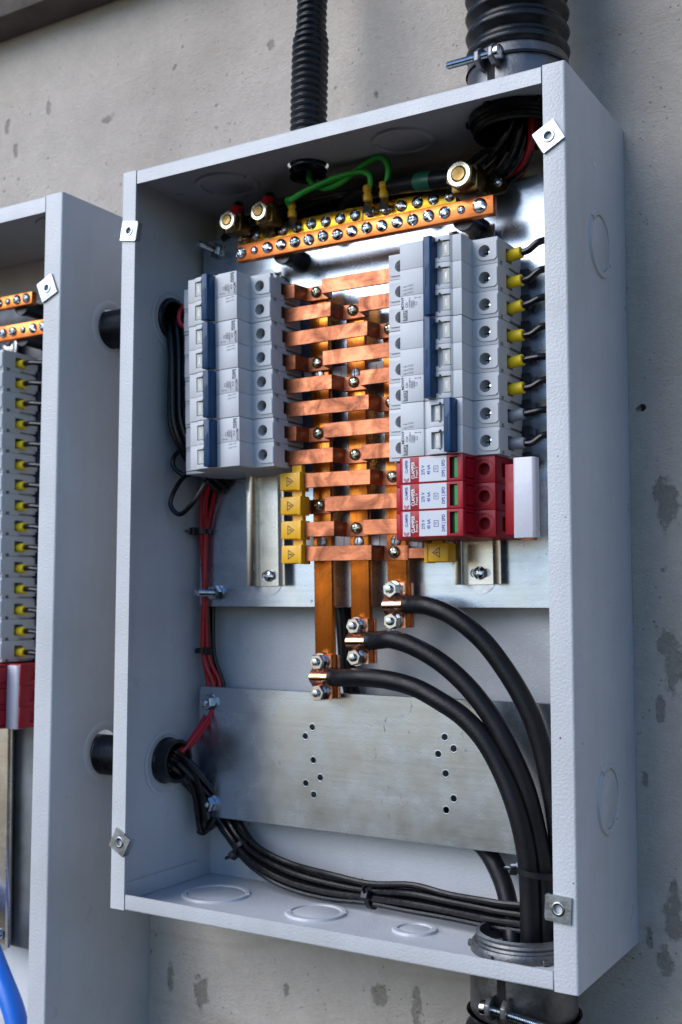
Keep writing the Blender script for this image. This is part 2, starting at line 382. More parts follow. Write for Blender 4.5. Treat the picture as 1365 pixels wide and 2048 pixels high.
# ================================================================== ENCLOSURES
DEP = 117.0
def side_profile(xo, sgn, fl, t=1.5, r=1.6):
    """outer x, sgn = +1 for a right hand side; L profile in x,y"""
    p = [(xo, DEP)] + [(xo - sgn * (r - r * math.cos(a)), r - r * math.sin(a)) for a in [R(q) for q in (0, 22, 45, 67, 90)]]
    p += [(xo - sgn * fl, 0), (xo - sgn * fl, t), (xo - sgn * (t + .2), t), (xo - sgn * t, t + .2), (xo - sgn * t, DEP)]
    return p
def knockout(parent, ctr, nrm, r, wid=4.2, rot=0.0, pop=0.9):
    """pressed-out round knockout: two half rings stepped against each other and the inner disc"""
    n = Vector(nrm).normalized(); up = Vector((0, 1, 0)) if abs(n.y) < .9 else Vector((0, 0, 1))
    u = n.cross(up).normalized(); v = n.cross(u); c = Vector(ctr)
    k = build('knockout', MB().lathe([(r - wid - .5, .0), (r - wid - .5, .55), (r - wid - .9, .75), (0, .75)], ctr, nrm, 36), 'paint', parent)
    for s in (0, 1):
        mb = MB(); a0 = rot + s * 180 + 5; a1 = a0 + 168; m_ = 22
        ri, ro = r - wid, r
        prof = [(ri, 0), (ri + .25, pop), (ri + .9, pop + .12), (ro - .7, pop), (ro, 0)] if s == 0 else [(ri + .3, 0), (ri + .8, pop * .8), (ro - .9, pop * .9), (ro + .25, .05)]
        vv = []; ff = []; q = len(prof)
        for i in range(m_ + 1):
            a = R(a0 + (a1 - a0) * i / m_)
            for rr, h in prof: vv.append(c + n * (h + .02) + (u * math.cos(a) + v * math.sin(a)) * rr)
        for i in range(m_):
            for j in range(q - 1): ff.append((i * q + j, i * q + j + 1, (i + 1) * q + j + 1, (i + 1) * q + j))
        ff += [tuple(range(q)), tuple(range(m_ * q, m_ * q + q))]
        mb.add(vv, ff); build('half_ring', mb, 'paint', k, 30)
    for s in (0, 1):
        a = R(rot + s * 180 + 1); mb = MB(); e = u * math.cos(a) + v * math.sin(a); w_ = n.cross(e)
        Mx = Matrix((e.to_4d(), w_.to_4d(), n.to_4d(), (0, 0, 0, 1))).transposed(); Mx[3][3] = 1
        for i in range(3): Mx[i][3] = c[i]; Mx[3][i] = 0
        mb.box(r - wid - 1.2, r - .3, -2.4, 2.4, 0, .75, .3, 1, Mx); build('bridge', mb, 'paint', k)
    return k
def clip_nut(parent, x, z, rot, w_=17.0, h_=17.0, side=1):
    Mx = Matrix.Translation((x, 0, z)) @ Matrix.Rotation(R(rot), 4, 'Y')
    n = 24; vo = []; vi = []
    for i in range(n):
        a = 2 * math.pi * i / n; c, s = math.cos(a), math.sin(a); k = 1 / max(abs(c), abs(s))
        vo.append((c * k * w_ / 2, s * k * h_ / 2)); vi.append((3.1 * c, 3.1 * s))
    vv = []; ff = []
    for yy in (-1.7, -.5):
        vv += [(a, yy, b) for a, b in vo] + [(a, yy, b) for a, b in vi]
    for i in range(n):
        j = (i + 1) % n
        ff += [(i, j, n + j, n + i), (2 * n + i, 3 * n + i, 3 * n + j, 2 * n + j), (i, 2 * n + i, 2 * n + j, j), (n + i, n + j, 3 * n + j, 3 * n + i)]
    c = build('clip_nut', MB().add(vv, ff, Mx), 'clip', parent)
    b = MB().box(-side * w_ / 2 - .7, -side * w_ / 2 + .7, -1.65, 3.6, -h_ / 2 * .92, h_ / 2 * .92, .5, 1, Mx)
    build('fold', b, 'clip', c)
    build('thread_collar', MB().lathe([(3.0, -.2), (4.2, -.2), (3.9, .5), (3.3, .7), (2.6, .5), (2.5, -3), (3.0, -3)], (0, -1.7, 0), (0, -1, 0), 24, True, Mx), 'zinc', c)
    build('bore', MB().lathe([(2.9, 2.1), (0, 2.1)], (0, 0, 0), (0, 1, 0), 20, False, Mx), 'hole', c)
    return c
def enclosure(label, x0, x1, z0, z1, lholes, rholes, tholes, fl=14.2, fh=10.8):
    t = thing('electrical_enclosure', label, 'electrical box', ((x0 + x1) / 2, DEP, z0))
    off = Vector(((x0 + x1) / 2, DEP, z0))
    def B(n, mb, **k): mb.v = [q - off for q in mb.v]; return build(n, mb, 'paint', t, **k)
    rs = MB().prism(side_profile(x1, 1, fl), 2, z0, z1)
    if rholes: rs = boolcut(rs, [cyl(x1 - 4, y, z, (1, 0, 0), r, 0, 9) for y, z, r in rholes])
    B('right_side', rs)
    ls = MB().prism(side_profile(x0, -1, fl - .6), 2, z0, z1)
    if lholes: ls = boolcut(ls, [cyl(x0 - 4, y, z, (1, 0, 0), r, 0, 9) for y, z, r in lholes])
    B('left_side', ls)
    # top and bottom trays, profile in y,z
    def tray(zo, s):
        p = [(DEP, zo)] + [(1.6 - 1.6 * math.sin(a), zo - s * (1.6 - 1.6 * math.cos(a))) for a in [R(q) for q in (0, 22, 45, 67, 90)]]
        p += [(0, zo - s * fh), (1.5, zo - s * fh), (1.5, zo - s * 1.7), (1.7, zo - s * 1.5), (DEP, zo - s * 1.5)]
        a = MB().prism([(y + .0, z) for y, z in p], 0, x0 + fl + .6, x1 - fl - .9)
        # the sheet behind the flange reaches the side walls
        a.box(x0 + 1.6, x0 + fl + .6, 3.0, DEP, min(zo, zo - s * 1.5), max(zo, zo - s * 1.5)); a.box(x1 - fl - .9, x1 - 1.6, 3.0, DEP, min(zo, zo - s * 1.5), max(zo, zo - s * 1.5))
        return a
    tp = tray(z1 - .1, 1)
    if tholes: tp = boolcut(MB().prism([(DEP, z1 - .1), (1.2, z1 - .1), (0, z1 - 1.3), (0, z1 - fh), (1.5, z1 - fh), (1.5, z1 - 1.6), (DEP, z1 - 1.6)], 0, x0 + fl + .6, x1 - fl - .9), [cyl(x, y, z1 - 8, (0, 0, 1), r, 0, 20) for x, y, r in tholes])
    if tholes:
        tp.box(x0 + 1.6, x0 + fl + .6, 3, DEP, z1 - 1.6, z1 - .1); tp.box(x1 - fl - .9, x1 - 1.6, 3, DEP, z1 - 1.6, z1 - .1)
    B('top_side', tp); B('bottom_side', tray(z0 + .1, -1))
    B('back_panel', MB().box(x0 + 1.6, x1 - 1.6, DEP - 1.5, DEP - .1, z0 + 1.7, z1 - 1.7))
    # spot-welded seam laps inside the floor
    lap = MB().prism([(8, z0 + 1.7), (DEP - 14, z0 + 1.7), (DEP - 14, z0 + 10), (DEP - 20, z0 + 15), (8, z0 + 15)], 0, x0 + 1.6, x0 + 2.9, .4)
    B('seam_lap', lap)
    return t, off
BOX, boff = enclosure('open white painted steel box holding the copper busbars', -175, 175, -272, 272,
                      [(59, 171, 18), (59, -175, 17.5)], [], [(-44, 57, 15.5), (122, 58, 31)])
class Sub:  # helper to author children of the box in world millimetres
    pass
def reloc(o, off): o.location = (Vector(o.location) - Vector(off) * MM); return o
for c, n, r, rt in (((-128, 64, -270.4), (0, 0, 1), 26, 20), ((-37, 60, -270.4), (0, 0, 1), 22, 25), ((41, 60, -270.4), (0, 0, 1), 15.5, 30),
                    ((-117, 55, 270.4), (0, 0, -1), 25, 25), ((39, 51, 270.4), (0, 0, -1), 22.5, -20),
                    ((175, 61, 176), (1, 0, 0), 22, 55), ((175, 59, -172), (1, 0, 0), 22, 40)):
    reloc(knockout(BOX, c, n, r, 4.4, rt, 1.8 if n[2] < 0 else (1.7 if n[0] == 0 else 1.5)), boff)
for x, z, rt, sd in ((-166.2, 225.5, 10, -1), (164.7, 226.6, -29, 1), (-165.2, -224.5, 28, -1), (164.3, -225.6, 3, 1)):
    reloc(clip_nut(BOX, x, z, rt, 15.2, 14.8, sd), boff)
for y, z in ((59, 171), (59, -176)):   # stepped ring left by the punched-out knockout
    o = build('knockout_ring', MB().lathe([(18, -.2), (21.5, -.2), (25, .0), (25.2, .6), (22.5, 1.0), (21.5, .5), (18, .5)], (-173.5, y, z), (1, 0, 0), 40, True), 'slot' if False else 'paint', BOX)
    reloc(o, boff)

NB0, NB1, NZ0, NZ1 = -680, -237, -430, 270
NBX, noff = enclosure('second taller white painted steel box cut off by the left edge', NB0, NB1, NZ0, NZ1, [], [(59, 172, 16.5), (59, -171, 16.5)], [], 18.0, 13)
for y, z in ((59, 172), (59, -171)):
    o = build('knockout_ring', MB().lathe([(16.5, -.2), (18, .4), (22.5, .5), (23.5, 0), (22, -.2)], (NB1, y, z), (1, 0, 0), 40, True), 'paint', NBX); reloc(o, noff)
reloc(knockout(NBX, (-290, 55, NZ1 - 1.6), (0, 0, -1), 24, 4.4, 20), noff)
reloc(clip_nut(NBX, -250.5, 194, -24, 17, 17, 1), noff)

# ================================================================== MOUNTING PLATES
def plate(label, x0, x1, z0, z1, y, lip, holes=()):
    t = thing('mounting_plate', label, 'metal plate', ((x0 + x1) / 2, y, z0)); off = Vector(((x0 + x1) / 2, y, z0))
    b = MB().prism([(x0 + 2, z0), (x1 - 2, z0), (x1, z0 + 3), (x1, z1 - 3), (x1 - 2, z1), (x0 + 2, z1), (x0, z1 - 3), (x0, z0 + 3)], 1, y, y + 1.5, .35)
    if holes: b = boolcut(b, [cyl(hx, y - 2, hz, (0, 1, 0), hr, 0, 6, 20) for hx, hz, hr in holes])
    b.v = [q - off for q in b.v]; build('sheet', b, 'galv', t)
    for (zz, s) in ((z0, 1), (z1, -1)):
        l = MB().prism([(y + .9, zz + s * .05), (y + lip, zz + s * .05), (y + lip, zz + s * 1.5), (y + 2.0, zz + s * 1.5)], 0, x0 + 5, x1 - 5)
        l.v = [q - off for q in l.v]; build('folded_lip', l, 'galv', t)
    return t, off
def stud(parent, off, x, y, z, ln, r=3.0):
    g = build('stud', (lambda m: m)(thread((x, y, z), (0, -1, 0), r, ln)), 'zinc', parent); reloc(g, off)
    n = build('nut', MB().hexnut((x, y - 1.2, z), (0, -1, 0), 10.5, 5, r - .1, random.random()), 'zinc', g)
    wsh = build('washer', MB().lathe([(r, 0), (6.8, 0), (6.8, 1.1), (r, 1.1)], (x, y, z), (0, -1, 0), 24, True), 'zinc', g)
    return g
def thread(org, ax, r, ln, pitch=1.1, n=14):
    p = []; h = 0
    while h < ln - 1: p += [(r, h), (r * .84, h + pitch / 2)]; h += pitch
    p += [(r * .8, ln - .2), (r * .5, ln), (0, ln)]
    return MB().lathe(p, org, ax, n)
MP, mo = plate('large galvanised plate behind the breakers and busbars', -169, 163, -56, 243, 92, 14, [(-18, 122, 7), (14, 122, 7), (-18, 12, 7), (14, 12, 7)])
for x, z, ln in ((-156.5, 234, 24), (-151.5, -45, 27)): stud(MP, mo, x, 92, z, ln)
LH = [(-59.6, -145.3), (-65.8, -152.3), (-58.6, -169.4), (-52.5, -181.7), (-65.2, -186.8), (-58.1, -194.6), (49.5, -145.8), (56.3, -153.2), (44.4, -157.8), (50.1, -170.7), (56.1, -187.2), (50.3, -195.5)]
LP, lo = plate('lower galvanised cover plate with small drilled holes above the box floor', -166, 163, -220, -119, 90, 7, [(x, z, 2.3) for x, z in LH])
for x, z, ln in ((-156, -131.2, 10), (-154.2, -209.8, 10)): stud(LP, lo, x, 90, z, ln)
for x, z in LH:
    o = build('hole_rim', MB().lathe([(2.25, -1), (2.3, .02), (2.6, .1), (3.1, .02), (3.1, -.2)], (x, 90, z), (0, -1, 0), 18, True), 'galv', LP); reloc(o, lo)

# ================================================================== DIN RAILS
def din_rail(label, xc, z0, z1, rot):
    t = thing('din_rail', label, 'mounting rail', (xc, 92, z0), (0, R(rot), 0)); H = z1 - z0
    pr = [(-17.5, -7.5), (-12.2, -7.5), (-11.5, -6.8), (-11.5, -1.6), (11.5, -1.6), (11.5, -6.8), (12.2, -7.5), (17.5, -7.5), (17.5, -6.5), (12.6, -6.5), (12.5, -.6), (-12.5, -.6), (-12.6, -6.5), (-17.5, -6.5)]
    b = MB().prism(pr, 2, 0, H, .12)
    sl = []
    for zz in (8, H - 8):
        sl.append(MB().prism(arc(4.8, zz, 3.1, -90, 90, 6) + arc(-4.8, zz, 3.1, 90, 270, 6), 1, -4, 2))
    b = boolcut(b, sl); build('rail', b, 'rail', t)
    for zz in (8, H - 8):
        build('washer', MB().lathe([(0, .1), (11.5, .1), (11.5, .5), (0, .5)], (-.5, 0, zz - (3 if zz < 50 else -3)), (0, -1, 0), 32), 'slot', t)
        screw('screw', 'rail', t, -.5, -1.5, zz)
    return t
din_rail('galvanised mounting rail under the left breakers', -99, -40, 204, -1.2)
din_rail('galvanised mounting rail under the red surge protectors', 77.5, -40, 211, -.5)

# ================================================================== CIRCUIT BREAKERS
# local frame: origin on the rail front at the middle of the lowest pole edge; x across, -y toward the viewer, z along the rail
PW = 17.9
def pole_mesh(mat='plastic'):
    p = [(-40.5, -1), (-40.5, -41), (-22.5, -41), (-22.5, -58.4), (-5.4, -58.4), (-5.0, -57.2), (-2.2, -57.2), (-1.8, -58.4)]
    p += [(-.8, -59.4), (1, -60.3), (4, -60.8), (8, -60.9), (12, -60.6), (14.6, -59.9), (15.9, -58.8), (16.2, -58.4)]
    p += [(22.5, -58.4), (22.5, -41), (40.5, -41), (40.5, -1), (30, 5), (-30, 5)]
    b = MB().prism(p, 2, .06, PW - .06, .28, 2)
    z = PW / 2
    cut = [cyl(s * 31.2, -36, z, (0, -1, 0), 4.1, -1, 9, 24) for s in (-1, 1)]
    cut += [MB().box(s * 40.5 - 9, s * 40.5 + 9, -27, -17, z - 4.6, z + 4.6) for s in (-1, 1)]
    cut += [MB().box(s * 40.5 - 3.5, s * 40.5 + 3.5, -37, -33, -2, 2.6) for s in (-1, 1)]
    cut += [MB().box(s * 40.5 - 3, s * 40.5 + 3, -22, 1, -1.6, 1.9) for s in (-1, 1)]
    cut += [MB().prism([(1, z - 5.6), (6.6, z - 5.6), (7.3, z - 6.8), (8.3, z - 6.8), (9.0, z - 5.6), (15.0, z - 5.6), (15.0, z + 5.6), (9.0, z + 5.6), (8.3, z + 6.8), (7.3, z + 6.8), (6.6, z + 5.6), (1, z + 5.6)], 1, -66, -57.6)]
    return finish(boolcut(b, cut), mat, 30)
def collar_mesh(mat='plastic', s=1):
    """raised teardrop collar around a terminal hole"""
    z = PW / 2; r = 6.6; o = []
    o += [(s * (31.2 + (r * math.cos(R(a)))), z + r * math.sin(R(a))) for a in range(90, 271, 15)]
    o += [(s * 38.4, z - r), (s * 40.2, z - r + 1.6), (s * 40.2, z + r)]
    b = MB().prism(o, 1, -41.75, -40.9, .3, 1)
    return finish(boolcut(b, [cyl(s * 31.2, -39, z, (0, -1, 0), 4.1, -3, 8, 24)]), mat, 30)
POLE = pole_mesh(); COLL = {1: collar_mesh(s=1), -1: collar_mesh(s=-1)}
TSC = finish(boolcut(MB().lathe([(3.3, -8), (3.6, 1.5), (3.2, 2.2), (0, 2.4)], (0, -33.5, 0), (0, -1, 0), 18), [MB().box(-.5, .5, -40, -35, -2.4, 2.4), MB().box(-2.4, 2.4, -40, -35, -.5, .5)]), 'zinc', 40)
def part(name, me, parent, loc=(0, 0, 0)):
    o = bpy.data.objects.new(name, me); COL.objects.link(o); o.parent = parent; o.location = Vector(loc) * MM; return o
INSERT = {s: finish(MB().box(*( (9.2, 14.6) if s > 0 else (3.4, 7.2)), -59.4, -57.5, PW / 2 - 5.0, PW / 2 + 5.0, .3, 1), 'cream', 30) for s in (1, -1)}
def logo_mb(size):
    """boxed square-letter maker's mark: w, e and g drawn as bars inside a frame"""
    mb = MB(); W_, H_ = 3.0, 1.0
    sg = [(0, 0, W_, 0), (0, 0, 0, H_), (W_, 0, W_, H_ * 1.0), (0, H_, .0, 1.45), (W_, H_, W_, 1.45), (0, 1.45, .15, 1.45)]
    sg = [(-.15, 1.35, -.15, -.25), (-.15, -.25, 3.05, -.25)]
    sg += [(0.08, 1.0, 0.08, .08), (.08, .08, .88, .08), (.48, .08, .48, .9), (.88, .08, .88, 1.0)]
    sg += [(1.95, .08, 1.15, .08), (1.15, .08, 1.15, .95), (1.15, .95, 1.95, .95), (1.95, .95, 1.95, .5), (1.95, .5, 1.3, .5)]
    sg += [(2.9, .95, 2.2, .95), (2.2, .95, 2.2, .3), (2.2, .3, 2.9, .3), (2.9, 1.0, 2.9, -.05), (2.9, -.05, 2.3, -.05)]
    strokes(mb, sg, .15); mb.v = [Vector(((q.x - 1.45) * size, (q.y - .5) * size, 0)) for q in mb.v]; return mb
def zig(mb, x0, y0, s):
    return strokes(mb, [(x0, y0, x0 + .8 * s, y0), (x0 + 1.2 * s, y0 - .35 * s, x0 + 1.9 * s, y0 + .35 * s), (x0 + 1.2 * s, y0 + .35 * s, x0 + 1.9 * s, y0 - .35 * s), (x0 + 1.9 * s, y0, x0 + 3 * s, y0),
                        (x0 + 3 * s, y0, x0 + 3.8 * s, y0 + .8 * s), (x0 + 4 * s, y0, x0 + 4.6 * s, y0), (x0 + 4.6 * s, y0, x0 + 4.6 * s, y0 + .7 * s), (x0 + 4.6 * s, y0 + .7 * s, x0 + 5.4 * s, y0 + .7 * s), (x0 + 5.4 * s, y0 + .7 * s, x0 + 5.4 * s, y0),
                        (x0 + 5.4 * s, y0, x0 + 6.2 * s, y0), (x0 + 6.2 * s, y0, x0 + 6.2 * s, y0 + .7 * s), (x0 + 6.2 * s, y0 + .7 * s, x0 + 7 * s, y0 + .7 * s)], .16 * s)
LAB = Matrix(((1, 0, 0, 0), (0, 0, -1, 0), (0, 1, 0, 0), (0, 0, 0, 1)))   # reads along +X, upright
def breaker(label, xc, z0, n, on, rating, rot, flip=False, group=None):
    """xc: rail centre; z0: low end. flip turns the breaker half a turn on the rail"""
    h = n * PW
    t = thing('circuit_breaker', label, 'circuit breaker', (xc, 84.3, z0), (0, R(rot), 0), group)
    if flip:
        cx = Vector((xc, 84.3, z0)) + Matrix.Rotation(R(rot), 3, 'Y') @ Vector((0, 0, h))
        t.location = cx * MM; t.rotation_euler = (0, R(rot + 180), 0)
    for k in range(n):
        ph = part('pole_housing', POLE, t, (0, 0, k * PW))
        for s in (1, -1):
            part('terminal_collar', COLL[s], ph); part('terminal_screw', TSC, ph, (s * 31.2, 0, PW / 2))
        part('toggle_insert', INSERT[1 if on else -1], ph)
    x = 1.2 if on else 15.2
    tb = MB().prism([(x - 3.4, -57.6), (x - 3.4, -64.2), (x - 2.2, -66.2), (x + 2.2, -66.6), (x + 3.3, -65.6), (x + 3.7, -57.6)], 2, .6, h - .6, .45, 2)
    tg = build('toggle_bar', tb, 'blue', t)
    rb = MB()
    for q in range(3): rb.box(x - 1.0 + q * 1.1, x - .6 + q * 1.1, -66.7, -66.1, h / 2 - 7 + q * 1.2, h / 2 + 5 + q * 1.2)
    build('grip_rib', rb, 'blue', tg)
    lg = MB(); put(lg, logo_mb(2.15), -18.9, -58.55, 4.6); build('maker_logo', lg, 'ink', t)
    tx = MB(); put(tx, text_mb('MDWP', 2.8, .015), -20.6, -58.55, 12.9)
    put(tx, text_mb(rating, 2.2, .015), -17.6, -58.55, 11.6); put(tx, text_mb('~230/400 V', 1.6, .01), -15.4, -58.55, 12.6); put(tx, text_mb('3000', 1.7), -13.2, -58.55, 11.6)
    bx = MB(); strokes(bx, [(-2.2, -1, 2.2, -1), (2.2, -1, 2.2, 1), (2.2, 1, -2.2, 1), (-2.2, 1, -2.2, -1)], .22); put(tx, bx, -13.2, -58.55, 11.6)
    bx = MB(); strokes(bx, [(-1, -1, 1, -1), (1, -1, 1, 1), (1, 1, -1, 1), (-1, 1, -1, -1)], .22); put(tx, bx, -11.0, -58.55, 11.8); put(tx, text_mb('1', 1.5), -11.0, -58.55, 11.8)
    ar = MB(); strokes(ar, [(-2.2, 0, 2.2, 0), (-2.2, 0, -1.6, .4), (-2.2, 0, -1.6, -.4), (2.2, 0, 1.6, .4), (2.2, 0, 1.6, -.4)], .2); put(tx, ar, -9.5, -58.55, 15.6, LAB)
    build('lettering', tx, 'ink', t)
    dg = MB()
    for k in range(n): zig(dg, 0, k * 2.4, 1.15)
    d2 = MB(); put(d2, dg, -20.6, -58.55, PW + 1.4, LAB); build('wiring_diagram', d2, 'ink', t)
    for k in range(n):
        o = MB(); put(o, text_mb('I-ON' if on else 'O-OFF', 2.2), 11.9 if on else 5.3, -59.5, k * PW + PW / 2); build('switch_mark', o, 'slot', t)
    return t
# right hand column, handles thrown to the left on the two three-pole units
RX, RZ = 72.0, 187.0
breaker('three-pole breaker topmost in the right column, long blue handle', RX, RZ - 3 * PW, 3, True, 'C32', -.2, group='breakers of the right column')
breaker('three-pole breaker second from top in the right column, long blue handle', RX, RZ - 6 * PW - .3, 3, True, 'C32', -.2, group='breakers of the right column')
breaker('two-pole breaker directly above the red surge protectors, short blue handle', RX, RZ - 8 * PW - .6, 2, False, 'C20', -.2, group='breakers of the right column')
for k, (nm, rt) in enumerate((('topmost', 'C25'), ('second from top', 'C25'), ('third from top', 'C16'), ('lowest, above the yellow caps', 'C16'))):
    zt = 189.6 - k * (2 * PW + .35)
    breaker(f'grey two-pole breaker in the left column, {nm}', -107.8 + (189.6 - zt) * .034, zt - 2 * PW, 2, True, rt, -1.2, True, 'breakers of the left column')

# ================================================================== SURGE PROTECTORS
def spd_mesh():
    p = [(-36.5, -1), (-36.5, -39), (-25.3, -39), (-25.3, -55), (-22.7, -56), (-22.7, -58.2), (22.0, -58.2), (22.2, -46), (22.2, -39), (36, -39), (36, -1), (28, 5), (-28, 5)]
    b = MB().prism(p, 2, .07, PW - .27, .3, 2); z = PW / 2
    cut = [cyl(28.3, -34, z, (0, -1, 0), 4.0, -1, 8, 24), MB().box(12.6, 18.2, -64, -55.6, z - 7.0, z + 7.0)]
    cut += [MB().box(20, 24, -54, -42, z + 6.2, z + 7.1), MB().box(20, 24, -54, -42, z - 7.0, z - 6.1), MB().box(32, 40, -28, -17, z - 4.6, z + 4.6), MB().box(21.4, 24, -53, -52.4, z - 6, z + 6)]
    return finish(boolcut(b, cut), 'red', 30)
SPD = spd_mesh()
WARN = MB()
def shield(mb, x, y, z):
    # three nested chevrons in a small shield
    s = MB()
    for q, w_ in ((0, 2.5), (1, 1.7), (2, .9)):
        r_ = 2.0 - q * .62
        s.add([(-.2 + a * .0 + r_ * math.cos(R(b)) * 1.0, r_ * math.sin(R(b)), 0) for a in (0,) for b in range(70, 291, 20)] + [(-.2 + (r_ - .38) * math.cos(R(b)), (r_ - .38) * math.sin(R(b)), 0) for b in range(290, 69, -20)], [tuple(range(24))])
    put(mb, s, x, y, z); return mb
def surge(label, xc, z0, detail=True):
    t = thing('surge_protector', label, 'surge protector', (xc, 84.3, z0), (0, R(-.2), 0), 'red surge protectors')
    h = part('housing', SPD, t); z = PW / 2
    part('terminal_screw', TSC, h, (28.3, 3, z))
    if not detail: return t
    build('terminal_ring', MB().lathe([(5.9, -.2), (6.1, .35), (6.7, .35), (6.9, -.2)], (28.3, -39, z), (0, -1, 0), 28, True), 'red', h)
    build('status_window', MB().box(15.2, 18.0, -56.6, -55.5, z - 6.6, z + 6.6, .2, 1), 'winglass', h)
    build('window_recess', MB().box(12.7, 15.2, -55.8, -55.5, z - 6.8, z + 6.8), 'hole', h)
    a = build('logo_label', MB().box(-21.3, -15.6, -58.5, -58.1, z - 8.0, z + 8.0, .15, 1), 'label', t)
    m1 = MB(); put(m1, text_mb('CLAMPER', 2.6, .02, .78), -18.4, -58.62, z + 2.4); build('lettering', m1, 'inkb', a)
    m1 = MB(); shield(m1, -18.5, -58.62, z - 5.6); build('emblem', m1, 'inkr', a)
    m1 = MB(); put(m1, text_mb('CLAMPER', 3.3, .02, .8), -13.6, -58.4, z - .3); put(m1, text_mb('Front V', 2.9, 0, .85), -11.0, -58.4, z - 1.6); build('lettering', m1, 'inkw', t)
    b = build('rating_label', MB().box(-9.3, 10.7, -58.5, -58.1, z - 8.2, z + 8.2, .15, 1), 'label', t)
    m1 = MB(); put(m1, text_mb('275 V', 3.1, .02, .85), -6.2, -58.62, z - .5); put(m1, text_mb('45 kA', 3.1, .02, .85), -2.2, -58.62, z - .5); put(m1, text_mb('T2', 1.9, .01, .85), 3.0, -58.62, z - .2)
    put(m1, text_mb('DPS | SPD', 3.2, .02, .82), 8.4, -58.62, z)
    bx = MB(); strokes(bx, [(-1.9, -1.5, 1.9, -1.5), (1.9, -1.5, 1.9, 1.5), (1.9, 1.5, -1.9, 1.5), (-1.9, 1.5, -1.9, -1.5)], .3); put(m1, bx, 3.0, -58.62, z - .2)
    build('lettering', m1, 'inkb', b)
    m1 = MB(); put(m1, text_mb('PE', 2.8, .01), 23.6, -39.2, z + 5.6); put(m1, text_mb('N', 2.8, .01), 23.6, -39.2, z - 6.0); build('terminal_mark', m1, 'inkdr', t)
    return t
for k, nm in enumerate(('topmost of the three, touching the grey breaker', 'middle one of the three', 'lowest of the three, beside the single yellow cap')):
    surge('red surge protector under the right breakers, ' + nm, 72.3, 43.0 - RZ * 0 - (k + 1) * 17.75)
wc = thing('terminal_cover', 'glossy white plastic cover strip beside the right surge protectors', 'plastic cover', (122, 62, -11.4))
build('strip', MB().prism([(-.6, -12), (-.6, -18.2), (.4, -19.2), (12.6, -19.2), (14.2, -17.6), (14.6, -12)], 2, 0, 51.5, .5, 2), 'white', wc)
build('torn_edge', MB().add([(12.4, -18.8, .4), (14.7, -12, .3), (14.9, -13, 4.2), (14.3, -17, 5.0), (12.6, -19.5, 2.6), (15.0, -15.5, 2.2)], [(0, 1, 5), (1, 2, 5), (2, 3, 5), (3, 4, 5), (4, 0, 5)]), 'white', wc)
build('comb_carrier', MB().box(-9, 7, -12.2, -7, 2.5, 48.5, .6, 2), 'red', wc)
build('copper_comb', MB().box(3, 13, -16, -12.5, -1.3, 2, .3, 1), 'strap', wc)

# ================================================================== BUSBARS AND STRAPS
BUS = [(-44.0, 186, -122), (-12.7, 168, -95.5), (17.8, 150, -69.5)]
TILT = -1.2
def busx(i, z): return BUS[i][0] - z * math.tan(R(1.2))
for i, nm in enumerate(('left, longest of the three and reaching lowest', 'middle one of the three', 'right, shortest of the three and nearest the surge protectors')):
    x, zt, zb = BUS[i]
    t = thing('busbar', 'vertical flat copper busbar, ' + nm, 'busbar', (x, 83, 0), (0, R(TILT), 0), 'vertical copper busbars')
    build('bar', MB().box(-7.7, 7.7, -5, 0, zb, zt, .5, 2), 'bus', t)
    for zz in (117, -8.2): screw('insulator_screw', 'slot', t, 0, -5.0, zz - (2 * i if zz > 0 else .4 * i), random.uniform(-14, 14))
    # clamp lug: two pads with a hump over the cable, two bolts
    zc = zb + 15.2
    pr = []
    def hump(off):
        out = []
        for q in range(0, 25):
            zz = -16.2 + 32.4 * q / 24; d_ = abs(zz)
            hh = 0 if d_ > 8.2 else 6.2 * (.5 + .5 * math.cos(math.pi * d_ / 8.2)) ** .75
            out.append((-5.2 - hh - off, zc + zz))
        return out
    pr = hump(1.9) + list(reversed(hump(0)))
    cl = build('clamp', MB().prism(pr, 0, -8.6, 7.2, .3, 1), 'clamp', t)
    build('back_pad', MB().box(-7.2, 9.0, .1, 3.4, zc - 16, zc + 16, .5, 1), 'clamp', t)
    for s in (1, -1):
        zz = zc + s * 11.2
        bt = build('bolt', thread((-1.6, -7, zz), (0, -1, 0), 2.9, 9.0), 'zinc', t)
        build('nut', MB().hexnut((-1.6, -8.4, zz), (0, -1, 0), 10.2, 5.0, 2.8, random.random()), 'zinc', bt)
        build('washer', MB().lathe([(2.9, 0), (6.2, 0), (6.2, 1.2), (2.9, 1.2)], (-1.6, -7.1, zz), (0, -1, 0), 26, True), 'zinc', bt)
